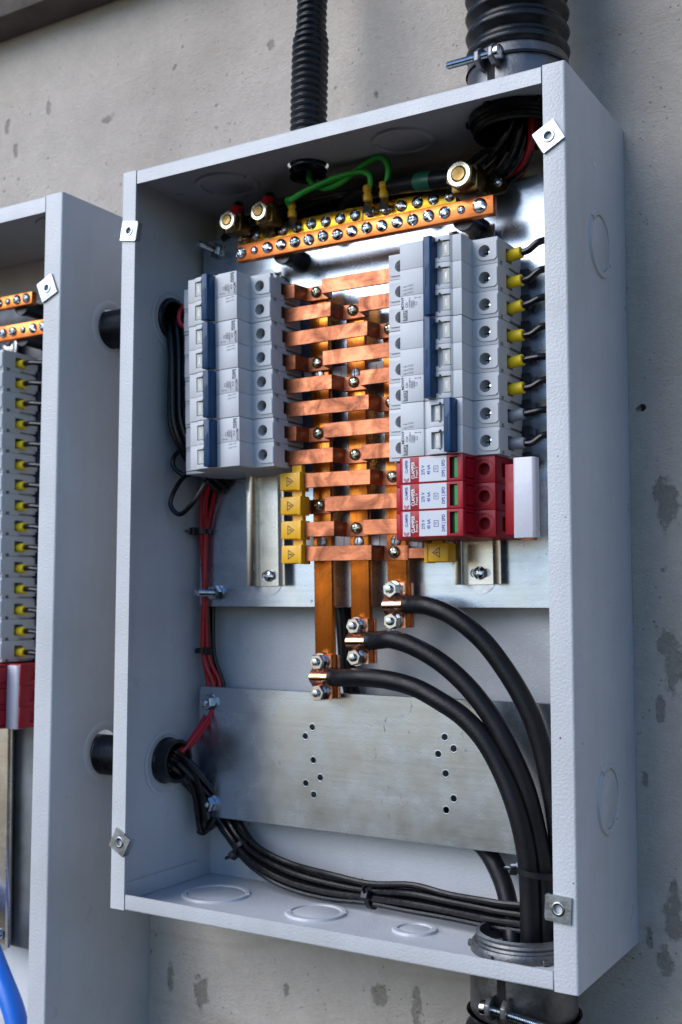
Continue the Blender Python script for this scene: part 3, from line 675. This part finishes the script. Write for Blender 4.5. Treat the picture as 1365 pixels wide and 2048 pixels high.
# white insulator bars carrying the busbars
for nm, zz in (('upper', 117), ('lower', -8.4)):
    t = thing('busbar_support', f'{nm} pale plastic support bar behind the copper busbars', 'insulator', (-14 - zz * .02, 92, zz))
    build('bar', MB().box(-48, 50, -9, 0, -6.5, 6.5, .8, 2), 'insul', t)
    for x in (-30, 0, 31): build('rib', MB().box(x + 8, x + 16, -9.6, -8.5, -4.5, 4.5, .3, 1), 'insul', t)
ROWZ = [179 - 17.85 * k for k in range(12)]
ordn = ['first', 'second', 'third', 'fourth', 'fifth', 'sixth', 'seventh', 'eighth', 'ninth', 'tenth', 'eleventh', 'twelfth', 'thirteenth', 'fourteenth', 'fifteenth']
bn = ['left', 'middle', 'right']
for k, z in enumerate(ROWZ):
    i = k % 3; xb = busx(i, z); xl = -70 + (179 - z) * .034 if k < 8 else -56; xr = 38 if k < 8 else (44 if k < 11 else 34)
    t = thing('copper_strap', f'flat copper strap, {ordn[k]} from the top, screwed to the {bn[i]} busbar', 'copper strap', (0, 0, z), (0, R(random.uniform(-.35, .35)), 0), 'copper straps across the busbars')
    T = 2.0
    fr = [(xl, 61), (xb - 10.6, 61), (xb - 8.0, 75), (xb + 10.6, 75), (xb + 13.2, 61), (xr, 61)]
    bk = [(xr, 61 + T), (xb + 14.6, 61 + T), (xb + 12.2, 75 + T + .8), (xb - 9.6, 75 + T + .8), (xb - 12.2, 61 + T), (xl, 61 + T)]
    if k == 11: fr = fr[:4] + [(xb + 11.5, 74.2), (xr - 4, 74)]; bk = [(xr - 4, 76), (xb + 11.5, 77.4)] + bk[3:]
    if k == 9: xl = -53.5; fr[0] = (-60, 61); bk[-1] = (-60, 63)
    hh = 5.35
    build('strip', MB().prism(fr + bk, 2, -hh, hh, .2, 1), 'strap', t)
    if k == 11: build('tab', MB().box(xr - 4.2, 52, 74.1, 75.9, -4.2, 3.2, .3, 1), 'strap', t)
    screw('screw', 'cross', t, xb, 75.1, .8, random.uniform(-25, 25))
# yellow end caps
def cap(label, x, y, z, s, g=None):
    t = thing('insulating_cap', label, 'end cap', (x, y, z), (0, 0, 0), g)
    build('body', MB().box(-8.6, 8.6, -6, 7, -6.4, 6.6, .9, 2), 'yellow', t)
    build('rim', MB().box(min(s * 6.6, s * 9.3), max(s * 6.6, s * 9.3), -6.6, 6, -6.9, 7.0, .5, 2), 'yellow', t)
    build('link', MB().box(-1.5 if s > 0 else -6, 7 if s > 0 else 2, -1, 4, 6.2, 12.2, .3, 1), 'yellow', t)
    w_ = MB(); ring = [(-.5, 1), (-.5, -1), (.5, 0)]
    q = MB()
    tri = [(s * -2.6, 3.7), (s * -2.6, -3.7), (s * 3.4, 0)]
    def rt(k_): return [(s * (-.66) + (a - s * (-.66)) * k_, b * k_) for a, b in tri]
    o, n_ = rt(1.0), rt(.74)
    for j in range(3):
        e = (j + 1) % 3
        q.add([(o[j][0], -6.12, o[j][1]), (o[e][0], -6.12, o[e][1]), (n_[e][0], -6.12, n_[e][1]), (n_[j][0], -6.12, n_[j][1])], [(0, 1, 2, 3)])
    q.add([(s * -2.0, -6.12, .1), (s * -.3, -6.12, .9), (s * -.3, -6.12, .25), (s * 1.5, -6.12, .1), (s * -.5, -6.12, -.9), (s * -.5, -6.12, -.2)], [(0, 1, 2, 3, 4, 5)])
    build('warning_sign', q, 'inkd', t); return t
for k, nm in zip((8, 9, 10, 11), ('topmost of the four, under the left breakers', 'second of the four from the top', 'third of the four from the top', 'lowest of the four on the left')):
    cap('yellow end cap with lightning triangle, ' + nm, -58.7 + (k - 8) * .5, 62.5, ROWZ[k] - .4, 1, 'yellow end caps left of the busbars')
cap('single yellow end cap with lightning triangle under the lowest surge protector', 56.5, 70.5, ROWZ[11] - 1.0, -1)

# ================================================================== EARTH AND NEUTRAL BARS
def terminal_bar(label, mat, x0, x1, y0, y1, z0, z1, screws, feet, gaps=()):
    t = thing('terminal_bar', label, 'terminal bar', (x0, y1, z0)); o = Vector((x0, y1, z0))
    def S(mb): mb.v = [q - o for q in mb.v]; return mb
    segs = [x0] + list(gaps) + [x1]
    for a, b in zip(segs[:-1], segs[1:]): build('bar', S(MB().box(a + .15, b - .15, y0, y1, z0, z1, .4, 2)), mat, t)
    zc = (z0 + z1) / 2
    for x, kind, dz in screws:
        q = screw('screw', kind, t, x, y0, zc + dz); q.location = (Vector((x, y0, zc + dz)) - o) * MM
    for x in feet:
        build('standoff', S(MB().lathe([(8.0, 0), (8.4, 2), (7.0, 6), (7.0, 92 - y1 - 8), (8.0, 92 - y1 - 4), (8.0, 92 - y1 - .1)], (x, 92, zc - 4), (0, -1, 0), 24)), 'black', t)
    return t
fs = [-105.5 + 12.35 * k for k in range(16)] + [93.6]
terminal_bar('long copper terminal bar with a row of screws, in front', 'gbar', -109.5, 103.5, 58, 64.5, 208.5, 221.5,
             [(x, 'small' if k in (1, 15) else ('big' if k == 16 else 'combo'), random.uniform(-.5, .5)) for k, x in enumerate(fs)], [-72, 78])
ys = [-116 + 12.85 * k for k in range(15)]
terminal_bar('yellow brass terminal bar behind and above the copper one', 'brass', -121, 68.5, 74, 79, 226.5, 238.8, [(x, 'combo', random.uniform(-.4, .4)) for x in ys], [-40, 40], (-7.0,))

# brass lugs ----------------------------------------------------------------
def lug(label, x, y, z, r, tx, ty, tz, big=False):
    """split-bolt lug: bolt end faces the viewer, body behind, tongue bent down to its screw"""
    t = thing('brass_lug', label, 'cable lug', (x, y, z)); o = Vector((x, y, z))
    build('body', MB().box(-r * 1.15, r * 1.15, r * .9, r * 3.0, -r * 1.1, r * 1.05, r * .28, 2), 'lug', t)
    nt_ = build('nut', MB().hexnut((0, r * 1.0, 0), (0, -1, 0), r * 2.05, r * 1.0, r * .55, .4), 'lug', t)
    build('ring', MB().lathe([(r * .62, 0), (r * .98, 0), (r * .95, .6), (r * .66, .7)], (0, 0, 0), (0, -1, 0), 28, True), 'chrom', t)
    build('bolt', MB().lathe([(r * .62, -r), (r * .62, .2), (r * .52, 1.3), (0, 1.5)], (0, 0, 0), (0, -1, 0), 22), 'lug', t)
    e = Vector((tx, ty, tz)) - o; s = Vector((0, r * 2.4, -r * .9)) if not big else Vector((r, r * 2.4, -r * .4))
    mid = (s + e) / 2 + Vector((0, 1, 0)); wd = 5.0 if not big else 8.5
    path = [s, mid, e, e + (e - mid).normalized() * 5]
    mb = MB(); vv = []; ff = []
    for q, pnt in enumerate(path):
        dirn = (path[min(q + 1, 3)] - path[max(q - 1, 0)]).normalized(); sd = dirn.cross(Vector((0, -1, 0))).normalized() * wd; nn = sd.normalized().cross(dirn) * 1.3
        k = 1 if q < 3 else .55
        vv += [pnt + sd * k + nn, pnt - sd * k + nn, pnt - sd * k - nn, pnt + sd * k - nn]
    for q in range(3):
        for a in range(4): ff.append((q * 4 + a, q * 4 + (a + 1) % 4, q * 4 + 4 + (a + 1) % 4, q * 4 + 4 + a))
    ff += [(0, 1, 2, 3), (12, 13, 14, 15)]
    build('tongue', mb.add(vv, ff), 'lug', t)
    return t
lug('small brass lug with round bolt at the far left of the yellow bar', -113.0, 50, 239.6, 7.0, -115.5, 71.8, 233.5)
lug('small brass lug with round bolt, second from the left', -83.6, 50, 241.4, 7.0, -90.2, 71.8, 233.5)
lug('large brass lug with hexagonal bolt at the right end of the terminal bars', 83.7, 46, 235.2, 8.8, 99.5, 78, 236.5, True)
q = screw('lug_screw', 'combo', None, 98.6, 76, 236.2); tag(q, 'round headed screw holding the large brass lug to the plate', 'screw')

# ================================================================== CABLES
def cable(name, label, pts, r, mat, cat='cable', n=12, parts=(), group=None, res=8):
    o = Vector(pts[0]); t = thing(name, label, cat, o, group=group)
    build('sheath', MB().tube([Vector(p) - o for p in pts], r, n, res), mat, t)
    for pn, pp, pr, pm in parts: build(pn, MB().tube([Vector(p) - o for p in pp], pr, n, 4), pm, t)
    return t
cable('power_cable', 'thick black cable clamped to the left busbar, lowest of the arching three', [(-34, 76, -106.6), (-29, 75, -106.4), (-20, 71, -106), (-2, 66, -105), (19.2, 64, -106), (40, 63, -110), (59, 62, -118), (76, 62, -127.5), (91, 61.5, -141), (103, 61, -159), (113, 60, -180), (119.5, 60, -203), (122.5, 60, -228), (124, 58, -270), (124, 58, -300)], 6.5, 'cable', n=18)
cable('power_cable', 'thick black cable clamped to the middle busbar', [(-3, 76, -79.8), (2, 75, -79.4), (10, 71.5, -78.6), (20, 67.5, -78), (35, 66, -81.5), (51, 66, -88.5), (66, 66, -98), (81, 66, -111), (95, 66, -127.5), (107, 66, -147), (118, 67, -172), (125, 68, -200), (130, 68, -230), (131, 66, -272), (131, 66, -300)], 6.5, 'cable', n=18)
cable('power_cable', 'thick black cable clamped to the right busbar, uppermost of the arching three', [(27, 76, -54), (32, 75, -54), (39, 72.5, -54), (48, 70, -55), (63, 69, -60), (77, 69, -68.5), (90, 70, -80), (102, 71, -95), (113, 72, -112), (122, 73, -131), (130, 74, -160), (136, 75, -195), (138, 74, -235), (137, 70, -272), (136, 68, -300)], 6.5, 'cable', n=18)
cable('neutral_cable', 'thick black cable with green tape running from the large brass lug behind the plate', [(83, 60, 239), (66, 61.5, 240.5), (50, 63, 242.5), (35, 67, 245), (8, 76, 250), (-18, 86, 253), (-36, 96, 246), (-44, 104, 225), (-46, 106, 180), (-46, 106, 60), (-44, 105.5, -40), (-41, 105, -70), (-36, 104.5, -110), (-24, 106, -150), (10, 107.5, -185), (46, 107, -205), (70, 105.5, -220), (84, 97, -231), (97, 84, -245), (107, 69, -266), (110, 60, -300)], 6.3, 'cable', n=18,
      parts=[('green_tape', [(56, 62.4, 241.7), (50, 63, 242.5), (43.5, 64.8, 243.6)], 6.75, 'tape')])
# green earth wires with yellow crimp terminals
def earth(label, pts, *ends):
    t = thing('earth_wire', label, 'wire', pts[0], group='green earth wires'); o = Vector(pts[0])
    build('insulation', MB().tube([Vector(p) - o for p in pts], 2.2, 10, 8), 'green', t)
    for tx, tz in ends:
        b = Vector((tx, 69, tz)) - o
        build('crimp_sleeve', MB().lathe([(2.6, 11.5), (3.0, 11), (3.2, 7.5), (2.6, 6.5), (2.7, 5.5), (3.5, 4), (3.4, .5), (2.2, 0)], b, (0, -.12, 1), 14), 'yellow', t)
        build('fork_tongue', MB().box(-3.6, 3.6, -.6, .6, -10, .5, .3, 1, Matrix.Translation(b + Vector((0, 1.5, 0))) @ Matrix.Rotation(R(-24), 4, 'X')), 'zinc', t)
earth('green jumper wire between the leftmost and the middle yellow crimp terminals', [(.4, 69, 247), (2.3, 68.7, 252), (2, 67.5, 258), (-4, 66, 261.2), (-16, 64, 260.8), (-32, 62, 258), (-48, 60, 253.6), (-60, 59.5, 249.6), (-66.4, 63, 250.4), (-66, 69, 246)], (-65.8, 239.0), (.2, 239.4))
earth('green wire from the slim conduit rising to the right yellow crimp terminal', [(-44, 60, 300), (-46, 61, 270), (-46, 64, 261), (-36, 67, 255.5), (-22, 67, 257.0), (-6, 66, 264), (8, 65, 268.5), (15, 66, 267), (18, 67, 260), (16.4, 68.5, 252), (14, 69, 247)], (13.6, 239.4))
for lb, x, z, s in (('the far left lug', -113, 246, 0), ('the second lug', -83.6, 248, 1)):
    cable('lug_cable', f'black cable with a red heat-shrink collar entering {lb}', [(x, 59, z - 4), (x - 1, 62, z + 4), (x - 4, 70, z + 12), (x - 14, 84, z + 13), (x - 30, 98, z + 8), (x - 44, 104, z - 6), (x - 46 if s == 0 else x - 70, 104, z - 60)], 4.0, 'wire', parts=[('red_collar', [(x, 59.5, z - 2), (x - 1, 62, z + 4), (x - 3.4, 69, z + 10)], 4.6, 'redw')] + ([('green_tape', [(x - 5, 72.5, z + 12.6), (x - 14, 84, z + 13)], 4.4, 'tape')] if s else []))

HEX = [(0, 0), (1, 0), (.5, .87), (-.5, .87), (-1, 0), (-.5, -.87), (.5, -.87), (1.5, .87), (0, 1.73), (-1.5, .87), (-1.5, -.87), (0, -1.73)]
def wires(name, label, paths, r, mat, gap, count, cat='wire', group=None):
    """count separate wires laid side by side along one path, each a thing; gap = spacing in wire diameters"""
    P = [Vector(p[:3]) for p in paths]; sc = [p[3] if len(p) > 3 else 1 for p in paths]
    fr = []
    for j in range(len(P)):
        tg = (P[min(j + 1, len(P) - 1)] - P[max(j - 1, 0)]).normalized()
        u = Vector((0, 1, 0)) - tg * tg.y
        u = u.normalized() if u.length > .2 else Vector((0, 0, 1)); fr.append((u, tg.cross(u).normalized()))
    out = []
    for k in range(count):
        h = HEX[k]; ph = random.uniform(0, 6); pts = []
        for j, p in enumerate(P):
            f = sc[j] * gap * 2 * r; wob = .22 * 2 * r * max(0, gap - .9) * 2
            pts.append(p + fr[j][0] * (h[0] * f + wob * math.sin(1.9 * j + ph)) + fr[j][1] * (h[1] * f + wob * math.cos(1.4 * j + ph)))
        t = thing(name, label, cat, pts[0], group=group); o = pts[0].copy()
        build('insulation', MB().tube([p - o for p in pts], r, 10, 6), mat, t); out.append(t)
    return out
# bundle across the box floor
fl = [(-186, 59, -174), (-172, 62, -176), (-167, 74, -186), (-160, 91, -204), (-150, 101, -221), (-136, 98.5, -235, .9), (-119, 94, -246), (-97, 90, -253, 1.1), (-72, 87, -257.5, 1.15), (-40, 84, -259.5, 1.1), (-4, 81, -259, .85), (30, 78, -257.5, 1.15), (60, 74, -257), (95, 70, -256.5), (122, 70, -258), (129, 66, -272), (128, 62, -300)]
wires('bundled_wire', 'black wire in the bundle running across the box floor', fl, 2.3, 'wire', 1.2, 9, group='black floor bundle')
wires('bundled_wire', 'black wire dropping from the lower left hole in a loop behind the cover plate', [(-186, 59, -174), (-171, 63, -178), (-164, 72, -186), (-159, 78, -204), (-157.5, 80, -224), (-156.0, 84, -232), (-153, 93, -224), (-148, 100, -205), (-140, 104, -180)], 2.2, 'wire', 1.1, 3, group='black wires looping at lower left')
wires('bundled_wire', 'black wire hanging from the upper left hole beside the left breakers', [(-186, 59, 172), (-172, 58, 168), (-165, 54, 158), (-161.5, 51, 138), (-161, 50, 110), (-159, 51, 86), (-153, 57, 66), (-150, 70, 52), (-148, 90, 40)], 2.3, 'wire', 1.15, 9, group='black wires beside the left breakers')
for lb, pts in (('upper', [(-148, 58, 68), (-158, 54, 66), (-165, 53, 60), (-165, 53, 53), (-156, 55, 46), (-146, 62, 50)]), ('lower', [(-146, 58, 50), (-157, 55, 44), (-165, 53, 32), (-166.5, 52, 22), (-159, 54, 15.5), (-150, 58, 24), (-142, 66, 42)])):
    cable('looped_wire', f'black wire curling in the {lb} loop under the left breakers', pts, 1.9, 'wire', 'wire', 8)
cable('red_wire', 'red wire bent in a small loop by the upper left hole', [(-146, 52, 176), (-152, 50, 178.5), (-157.5, 49, 173), (-157, 49, 165), (-151.5, 50, 161), (-146, 54, 163)], 2.0, 'redw', 'wire', 8)
cable('red_wire', 'short red wire showing left of the breakers below the loop', [(-150, 62, 140), (-156.5, 60, 134), (-158, 61, 122), (-157, 64, 105), (-156, 68, 84), (-152, 76, 60)], 2.0, 'redw', 'wire', 8)
wires('bundled_wire', 'black wire running among the red wires at the left', [(-150, 88, 52), (-160, 92, 30), (-163.5, 95, 0, .7), (-164, 97, -40, .9), (-163, 99, -92, .5), (-158, 103, -118, 1), (-152, 106, -150)], 1.9, 'wire', 1.2, 3, group='black wires among the red')
wires('red_wire', 'red wire in the tied run down the left of the mounting plate', [(-151, 84, 52), (-161, 86, 30), (-164.5, 88, 0, .7), (-165, 90, -40, .9), (-164, 92, -92, .5), (-160, 96, -118, 1), (-160, 92, -138), (-164, 80, -155), (-169, 68, -167, .8), (-186, 59, -172, .6)], 1.7, 'redw', 1.75, 4, group='red wires of the left run')
# dark wires behind the bars, falling out of the large top hole
wires('bundled_wire', 'black wire coming in through the large top hole and running left behind the terminal bars', [(122, 60, 300), (120, 62, 268), (110, 68, 254), (92, 80, 250), (60, 98, 252), (10, 104, 256), (-50, 104, 256), (-110, 103, 252), (-150, 100, 244)], 2.2, 'wire', 1.9, 8, group='black wires behind the terminal bars')
wires('red_wire', 'red wire slanting down from the large top hole', [(132, 60, 300), (130, 62, 268), (124, 70, 254), (110, 84, 246), (92, 98, 242), (60, 104, 240)], 2.1, 'redw', 1.4, 2, group='red wires under the top hole')
wires('bundled_wire', 'black wire from the large top hole bending toward the right flange', [(140, 60, 300), (139, 62, 270), (138, 72, 255), (140, 90, 240), (148, 98, 200), (150, 98, 120)], 2.2, 'wire', 1.3, 3, group='black wires beside the right flange')
# ferruled wires into the right column
for k in range(8):
    z = RZ - PW * (k + .5) - .1 * k; f = k < 6
    t = thing('ferruled_wire', ('black wire with a yellow ferrule' if f else 'black wire with a grey ferrule') + f', {ordn[k]} from the top, entering the right breakers', 'wire', (111, 62.5, z), group='ferruled wires on the right')
    dz = random.uniform(-2.5, 4.5); t.rotation_euler = (0, R(random.uniform(-7, 5)), R(random.uniform(-3, 4)))
    build('ferrule', MB().lathe([(2.4, 0), (3.7, 3), (3.95, 5), (3.95, 12.2 + (0 if f else -1)), (3.3, 12.6), (2.3, 12.6)], (-1.5, 0, 0), (1, -.03, .05), 18), 'ferrule' if f else 'grey', t)
    build('insulation', MB().tube([(9, 0, .4), (16, -.3, .8), (24, 1, 1.5 + dz), (34, 8, 1 + dz), (42, 22, -10), (44, 30, -40)], 2.3, 10, 6), 'wire', t)
for k in range(8):
    z = RZ - PW * (k + 1) - .1 * k
    t = thing('rail_clip', f'dark blue plastic clip at the foot of the right breakers, {ordn[k]} from the top', 'clip', (114, 84, z), group='clips at the foot of the right breakers')
    build('foot', MB().box(-2, 5, -2.5, 2.5, -4.5, 5.5, .8, 1), 'darkblue', t); build('hook', MB().box(4.2, 7.5, -6, 1, -2, 2.2, .6, 1), 'darkblue', t)

# cable ties ------------------------------------------------------------------
def tie(label, ctr, axis, r, hd=(0, -1, 0)):
    t = thing('cable_tie', label, 'cable tie', ctr); ax = Vector(axis).normalized()
    build('band', MB().lathe([(r, -2.0), (r + 1.2, -1.8), (r + 1.2, 1.8), (r, 2.0)], (0, 0, 0), ax, 22, True), 'black', t)
    h = Vector(hd).normalized(); e = ax.cross(h).normalized()
    Mx = Matrix((e, h, ax)).transposed().to_4x4(); Mx.translation = h * (r + 2.2)
    build('head', MB().box(-3.2, 3.2, -2.4, 2.6, -2.9, 2.9, .6, 1, Mx), 'black', t)
    build('tail', MB().box(-1.6, 1.6, 2, 7, -.7, .7, .3, 1, Mx @ Matrix.Rotation(R(35), 4, 'Z')), 'black', t)
tie('black cable tie near the left end of the floor bundle', (-127, 97, -242), (.78, -.2, -.58), 7.6, (-.7, -.35, -.6))
tie('black cable tie around the middle of the floor bundle', (-3, 81, -259.6), (1, -.1, .05), 6.8, (-.1, -.9, .4))
tie('black cable tie holding the thick cables together at lower right', (127, 65, -222), (.1, 0, 1), 13.5, (-.93, -.35, 0))
tie('black cable tie around the red wires just below the mounting plate', (-164, 91.6, -91), (0, 0, 1), 5.6, (1, -.5, 0))
tie('black cable tie around the red wires below the left breakers', (-163.5, 88, 4), (0, 0, 1), 6.2, (-.3, -1, 0))

# ================================================================== CONDUITS
def corrugated(label, x, y, z0, z1, r, pitch, depth, bend=(0, 0), group=None):
    t = thing('corrugated_conduit', label, 'conduit', (x, y, z0))
    mb = MB(); n = 36; vv = []; ff = []; z = 0; k = 0; H = z1 - z0; rows = []
    st = pitch / 6
    m_ = int(H / st)
    for i in range(m_ + 1):
        h = i * st; ph = (h / pitch) % 1; c = math.cos(2 * math.pi * ph)
        rr = r - depth / 2 + depth / 2 * (math.copysign(abs(c) ** .6, c))
        u = h / H; rr *= 1 - .17 * min(1, max(0, (u - .5) / .05)) if r < 20 else 1; cx = bend[0] * u * u; cy = bend[1] * u * u
        tilt = .0
        for j in range(n):
            a = 2 * math.pi * j / n; vv.append((cx + rr * math.cos(a), cy + rr * math.sin(a), h + tilt * math.cos(a)))
    for i in range(m_):
        for j in range(n): ff.append((i * n + j, i * n + (j + 1) % n, (i + 1) * n + (j + 1) % n, (i + 1) * n + j))
    build('hose', mb.add(vv, ff), 'black', t, 60); return t
corrugated('slim black corrugated conduit entering the box top', -44, 57, 262, 470, 14.0, 5.3, 2.8, (2, 8))
def connector(label, x, y, zb, s, bz, bang, td=1):
    """cast clamp collar outside the box and lock nut inside; s=+1 above the box, -1 below"""
    t = thing('conduit_connector', label, 'conduit connector', (x, y, zb))
    build('collar', MB().lathe([(29, s * .3), (33, s * .3), (33.5, s * 2), (33.5, s * 34), (32.2, s * 36), (29, s * 36)], (0, 0, 0), (0, 0, 1), 56, True), 'alu', t)
    build('nipple', MB().lathe([(27, s * 3), (30.2, s * 3), (30.2, -s * 3), (29.5, -s * 4), (30.2, -s * 5), (29.5, -s * 6), (30.2, -s * 7), (29.5, -s * 8.4), (30.2, -s * 10), (29.5, -s * 11.4), (30, -s * 13), (27.4, -s * 13.6)], (0, 0, 0), (0, 0, 1), 48, True), 'alu' if s < 0 else 'black', t)
    nutm = MB().lathe([(30.4, -s * 1.8), (33.2, -s * 1.8), (33.2, -s * 5.4), (32.2, -s * 7.0), (30.4, -s * 7.2)], (0, 0, 0), (0, 0, 1), 48, True)
    ln = build('lock_nut', nutm, 'alu' if s < 0 else 'black', t)
    for a in range(0, 360, 60):
        build('tooth', MB().box(32.4, 35.2, -2.2, 2.2, min(-s * 1.9, -s * 5.2), max(-s * 1.9, -s * 5.2), .5, 1, Matrix.Rotation(R(a + 15), 4, 'Z')), 'alu' if s < 0 else 'black', ln)
    # split ears with the clamping screw
    Mx = Matrix.Rotation(R(bang), 4, 'Z')
    for e in (-1, 1):
        ear = MB().prism([(32, s * bz - 7), (39, s * bz - 7), (43.5, s * bz - 3), (43.5, s * bz + 3), (39, s * bz + 7), (32, s * bz + 7)], 1, e * 5.2 - 1.7, e * 5.2 + 1.7, .6, 2)
        ear.v = [Mx @ Vector((q.x, q.y, q.z)) for q in ear.v]; build('ear', ear, 'alu', t)
    gp = MB().box(33.3, 33.9, -2.6, 2.6, min(s * 1, s * 35.8), max(s * 1, s * 35.8)); gp.v = [Mx @ q for q in gp.v]; build('split', gp, 'hole', t)
    th = thread((38.6, td * 9, s * bz), (0, -td, .08 if td > 0 else -.1), 2.6, 40); th.v = [Mx @ q for q in th.v]; b = build('clamp_screw', th, 'zinc', t)
    hd = MB().lathe([(4.6, 0), (4.8, 1), (4.6, 3.2), (3.5, 4), (0, 4.2)], (38.6, td * 7.2, s * bz), (0, td, 0), 18); hd.v = [Mx @ q for q in hd.v]; build('screw_head', hd, 'zinc', b)
    return t
connector('grey metal clamp connector on top of the box under the thick conduit', 122, 58, 272, 1, 26, -99)
connector('grey metal clamp connector under the box at lower right', 119, 58, -272, -1, 24, -92, -1)
corrugated('thick black corrugated conduit rising from the box top', 122, 58, 299, 500, 34.8, 13.5, 5.5, (-6, 6))
corrugated('thick black corrugated conduit hanging below the lower connector', 119, 58, -440, -306, 37, 13.5, 5.5)
# smooth black pipes joining the two boxes
for nm, z, ins in (('upper', 171.5, 2), ('lower', -174, 12)):
    t = thing('black_pipe', f'{nm} black threaded pipe joining the two boxes', 'pipe', (-206, 59, z))
    p = [(13.8, -46), (15.6, -46)]
    h = -46
    while h < 31 + ins: p += [(15.8, h), (15.3, h + 1.1)]; h += 2.2
    p += [(15.4, 31 + ins), (13.8, 31 + ins)]
    build('pipe', MB().lathe(p, (0, 0, 0), (1, 0, 0), 36, True), 'black', t)
    build('bushing', MB().lathe([(15.2, 32.8), (17.6, 32.8), (17.6, 34.2), (16.6, 35.2), (16.6, 34.2 + ins * .9), (14.2, 34.2 + ins * .9)], (0, 0, 0), (1, 0, 0), 36, True), 'black', t)

# ================================================================== SECOND BOX CONTENTS
NX = -390.0
terminal_bar('upper copper terminal bar inside the second box', 'gbar', -480, -330, 58, 64, 206.5, 217.5, [(-336.5 - 11.5 * k, 'small' if k == 2 else 'combo', 0) for k in range(8)], [-350])
terminal_bar('lower copper terminal bar inside the second box', 'gbar', -480, -308, 56, 62, 177, 190, [(-313 - 12.3 * k, 'small' if k == 2 else 'combo', 0) for k in range(9)], [-345])
din_rail('long steel mounting rail in the second box', -384, -352, 195, -1.0)
t = thing('mounting_plate', 'galvanised plate standing at the back of the second box', 'metal plate', (-450, 93, -353))
build('sheet', MB().box(-140, 112, 0, 1.5, 0, 575, .3, 1), 'shaded', t); build('folded_lip', MB().box(-138, 110, 1.6, 14, .1, 1.6), 'galv', t)
nz = 164.0
for k in range(7):
    zt = nz - k * 2 * PW
    breaker(f'grey two-pole breaker in the second box, {ordn[k]} from the top', -387 + k * .95, zt - 2 * PW, 2, True, 'C20', -1.8, group='breakers of the second box')
breaker('grey single-pole breaker at the foot of the column in the second box', -387 + 7 * .95, nz - 15 * PW, 1, True, 'C20', -1.8)
for k in range(15):
    z = nz - PW * (k + .5); x = -351.5 + k * .62
    t = thing('ferruled_wire', f'black wire with yellow ferrule in the second box, {ordn[k]} from the top', 'wire', (x, 62.5, z), group='ferruled wires of the second box')
    build('ferrule', MB().lathe([(2.4, 0), (3.7, 3), (3.95, 5), (3.95, 11.5), (3.3, 12), (2.3, 12)], (-1.5, 0, 0), (1, -.02, 0), 16), 'ferrule', t)
    build('insulation', MB().tube([(9, 0, .2), (18, -.3, .4), (30, 2, -1), (50, 8, -2), (70, 16, -6)], 2.3, 10, 5), 'wire', t)
    c = thing('rail_clip', f'dark blue clip beside the second box wire, {ordn[k]} from the top', 'clip', (x + 1.5, 84, z - PW / 2), group='clips in the second box')
    build('foot', MB().box(-2, 6, -3, 2.5, -5, 6, .8, 1), 'darkblue', c)
for k in range(3): surge(f'red surge protector in the second box, {("upper", "middle", "lower")[k]}', -355.0, -104.5 - (k + 1) * 17.75, False)
t = thing('terminal_cover', 'white plastic cover strip beside the red protectors of the second box', 'plastic cover', (-336, 62, -158))
build('strip', MB().prism([(0, -11), (0, -17.5), (1.0, -18.5), (13.6, -18.5), (15.4, -16.8), (15.8, -11)], 2, 0, 52.5, .6, 2), 'white', t)
cable('blue_cable', 'thick bright blue cable in the bottom of the second box', [(-430, 80, -300), (-390, 70, -325), (-362, 58, -344), (-338, 50, -363), (-318, 46, -385), (-304, 44, -415), (-298, 46, -428)], 9.0, 'bluew', n=18)
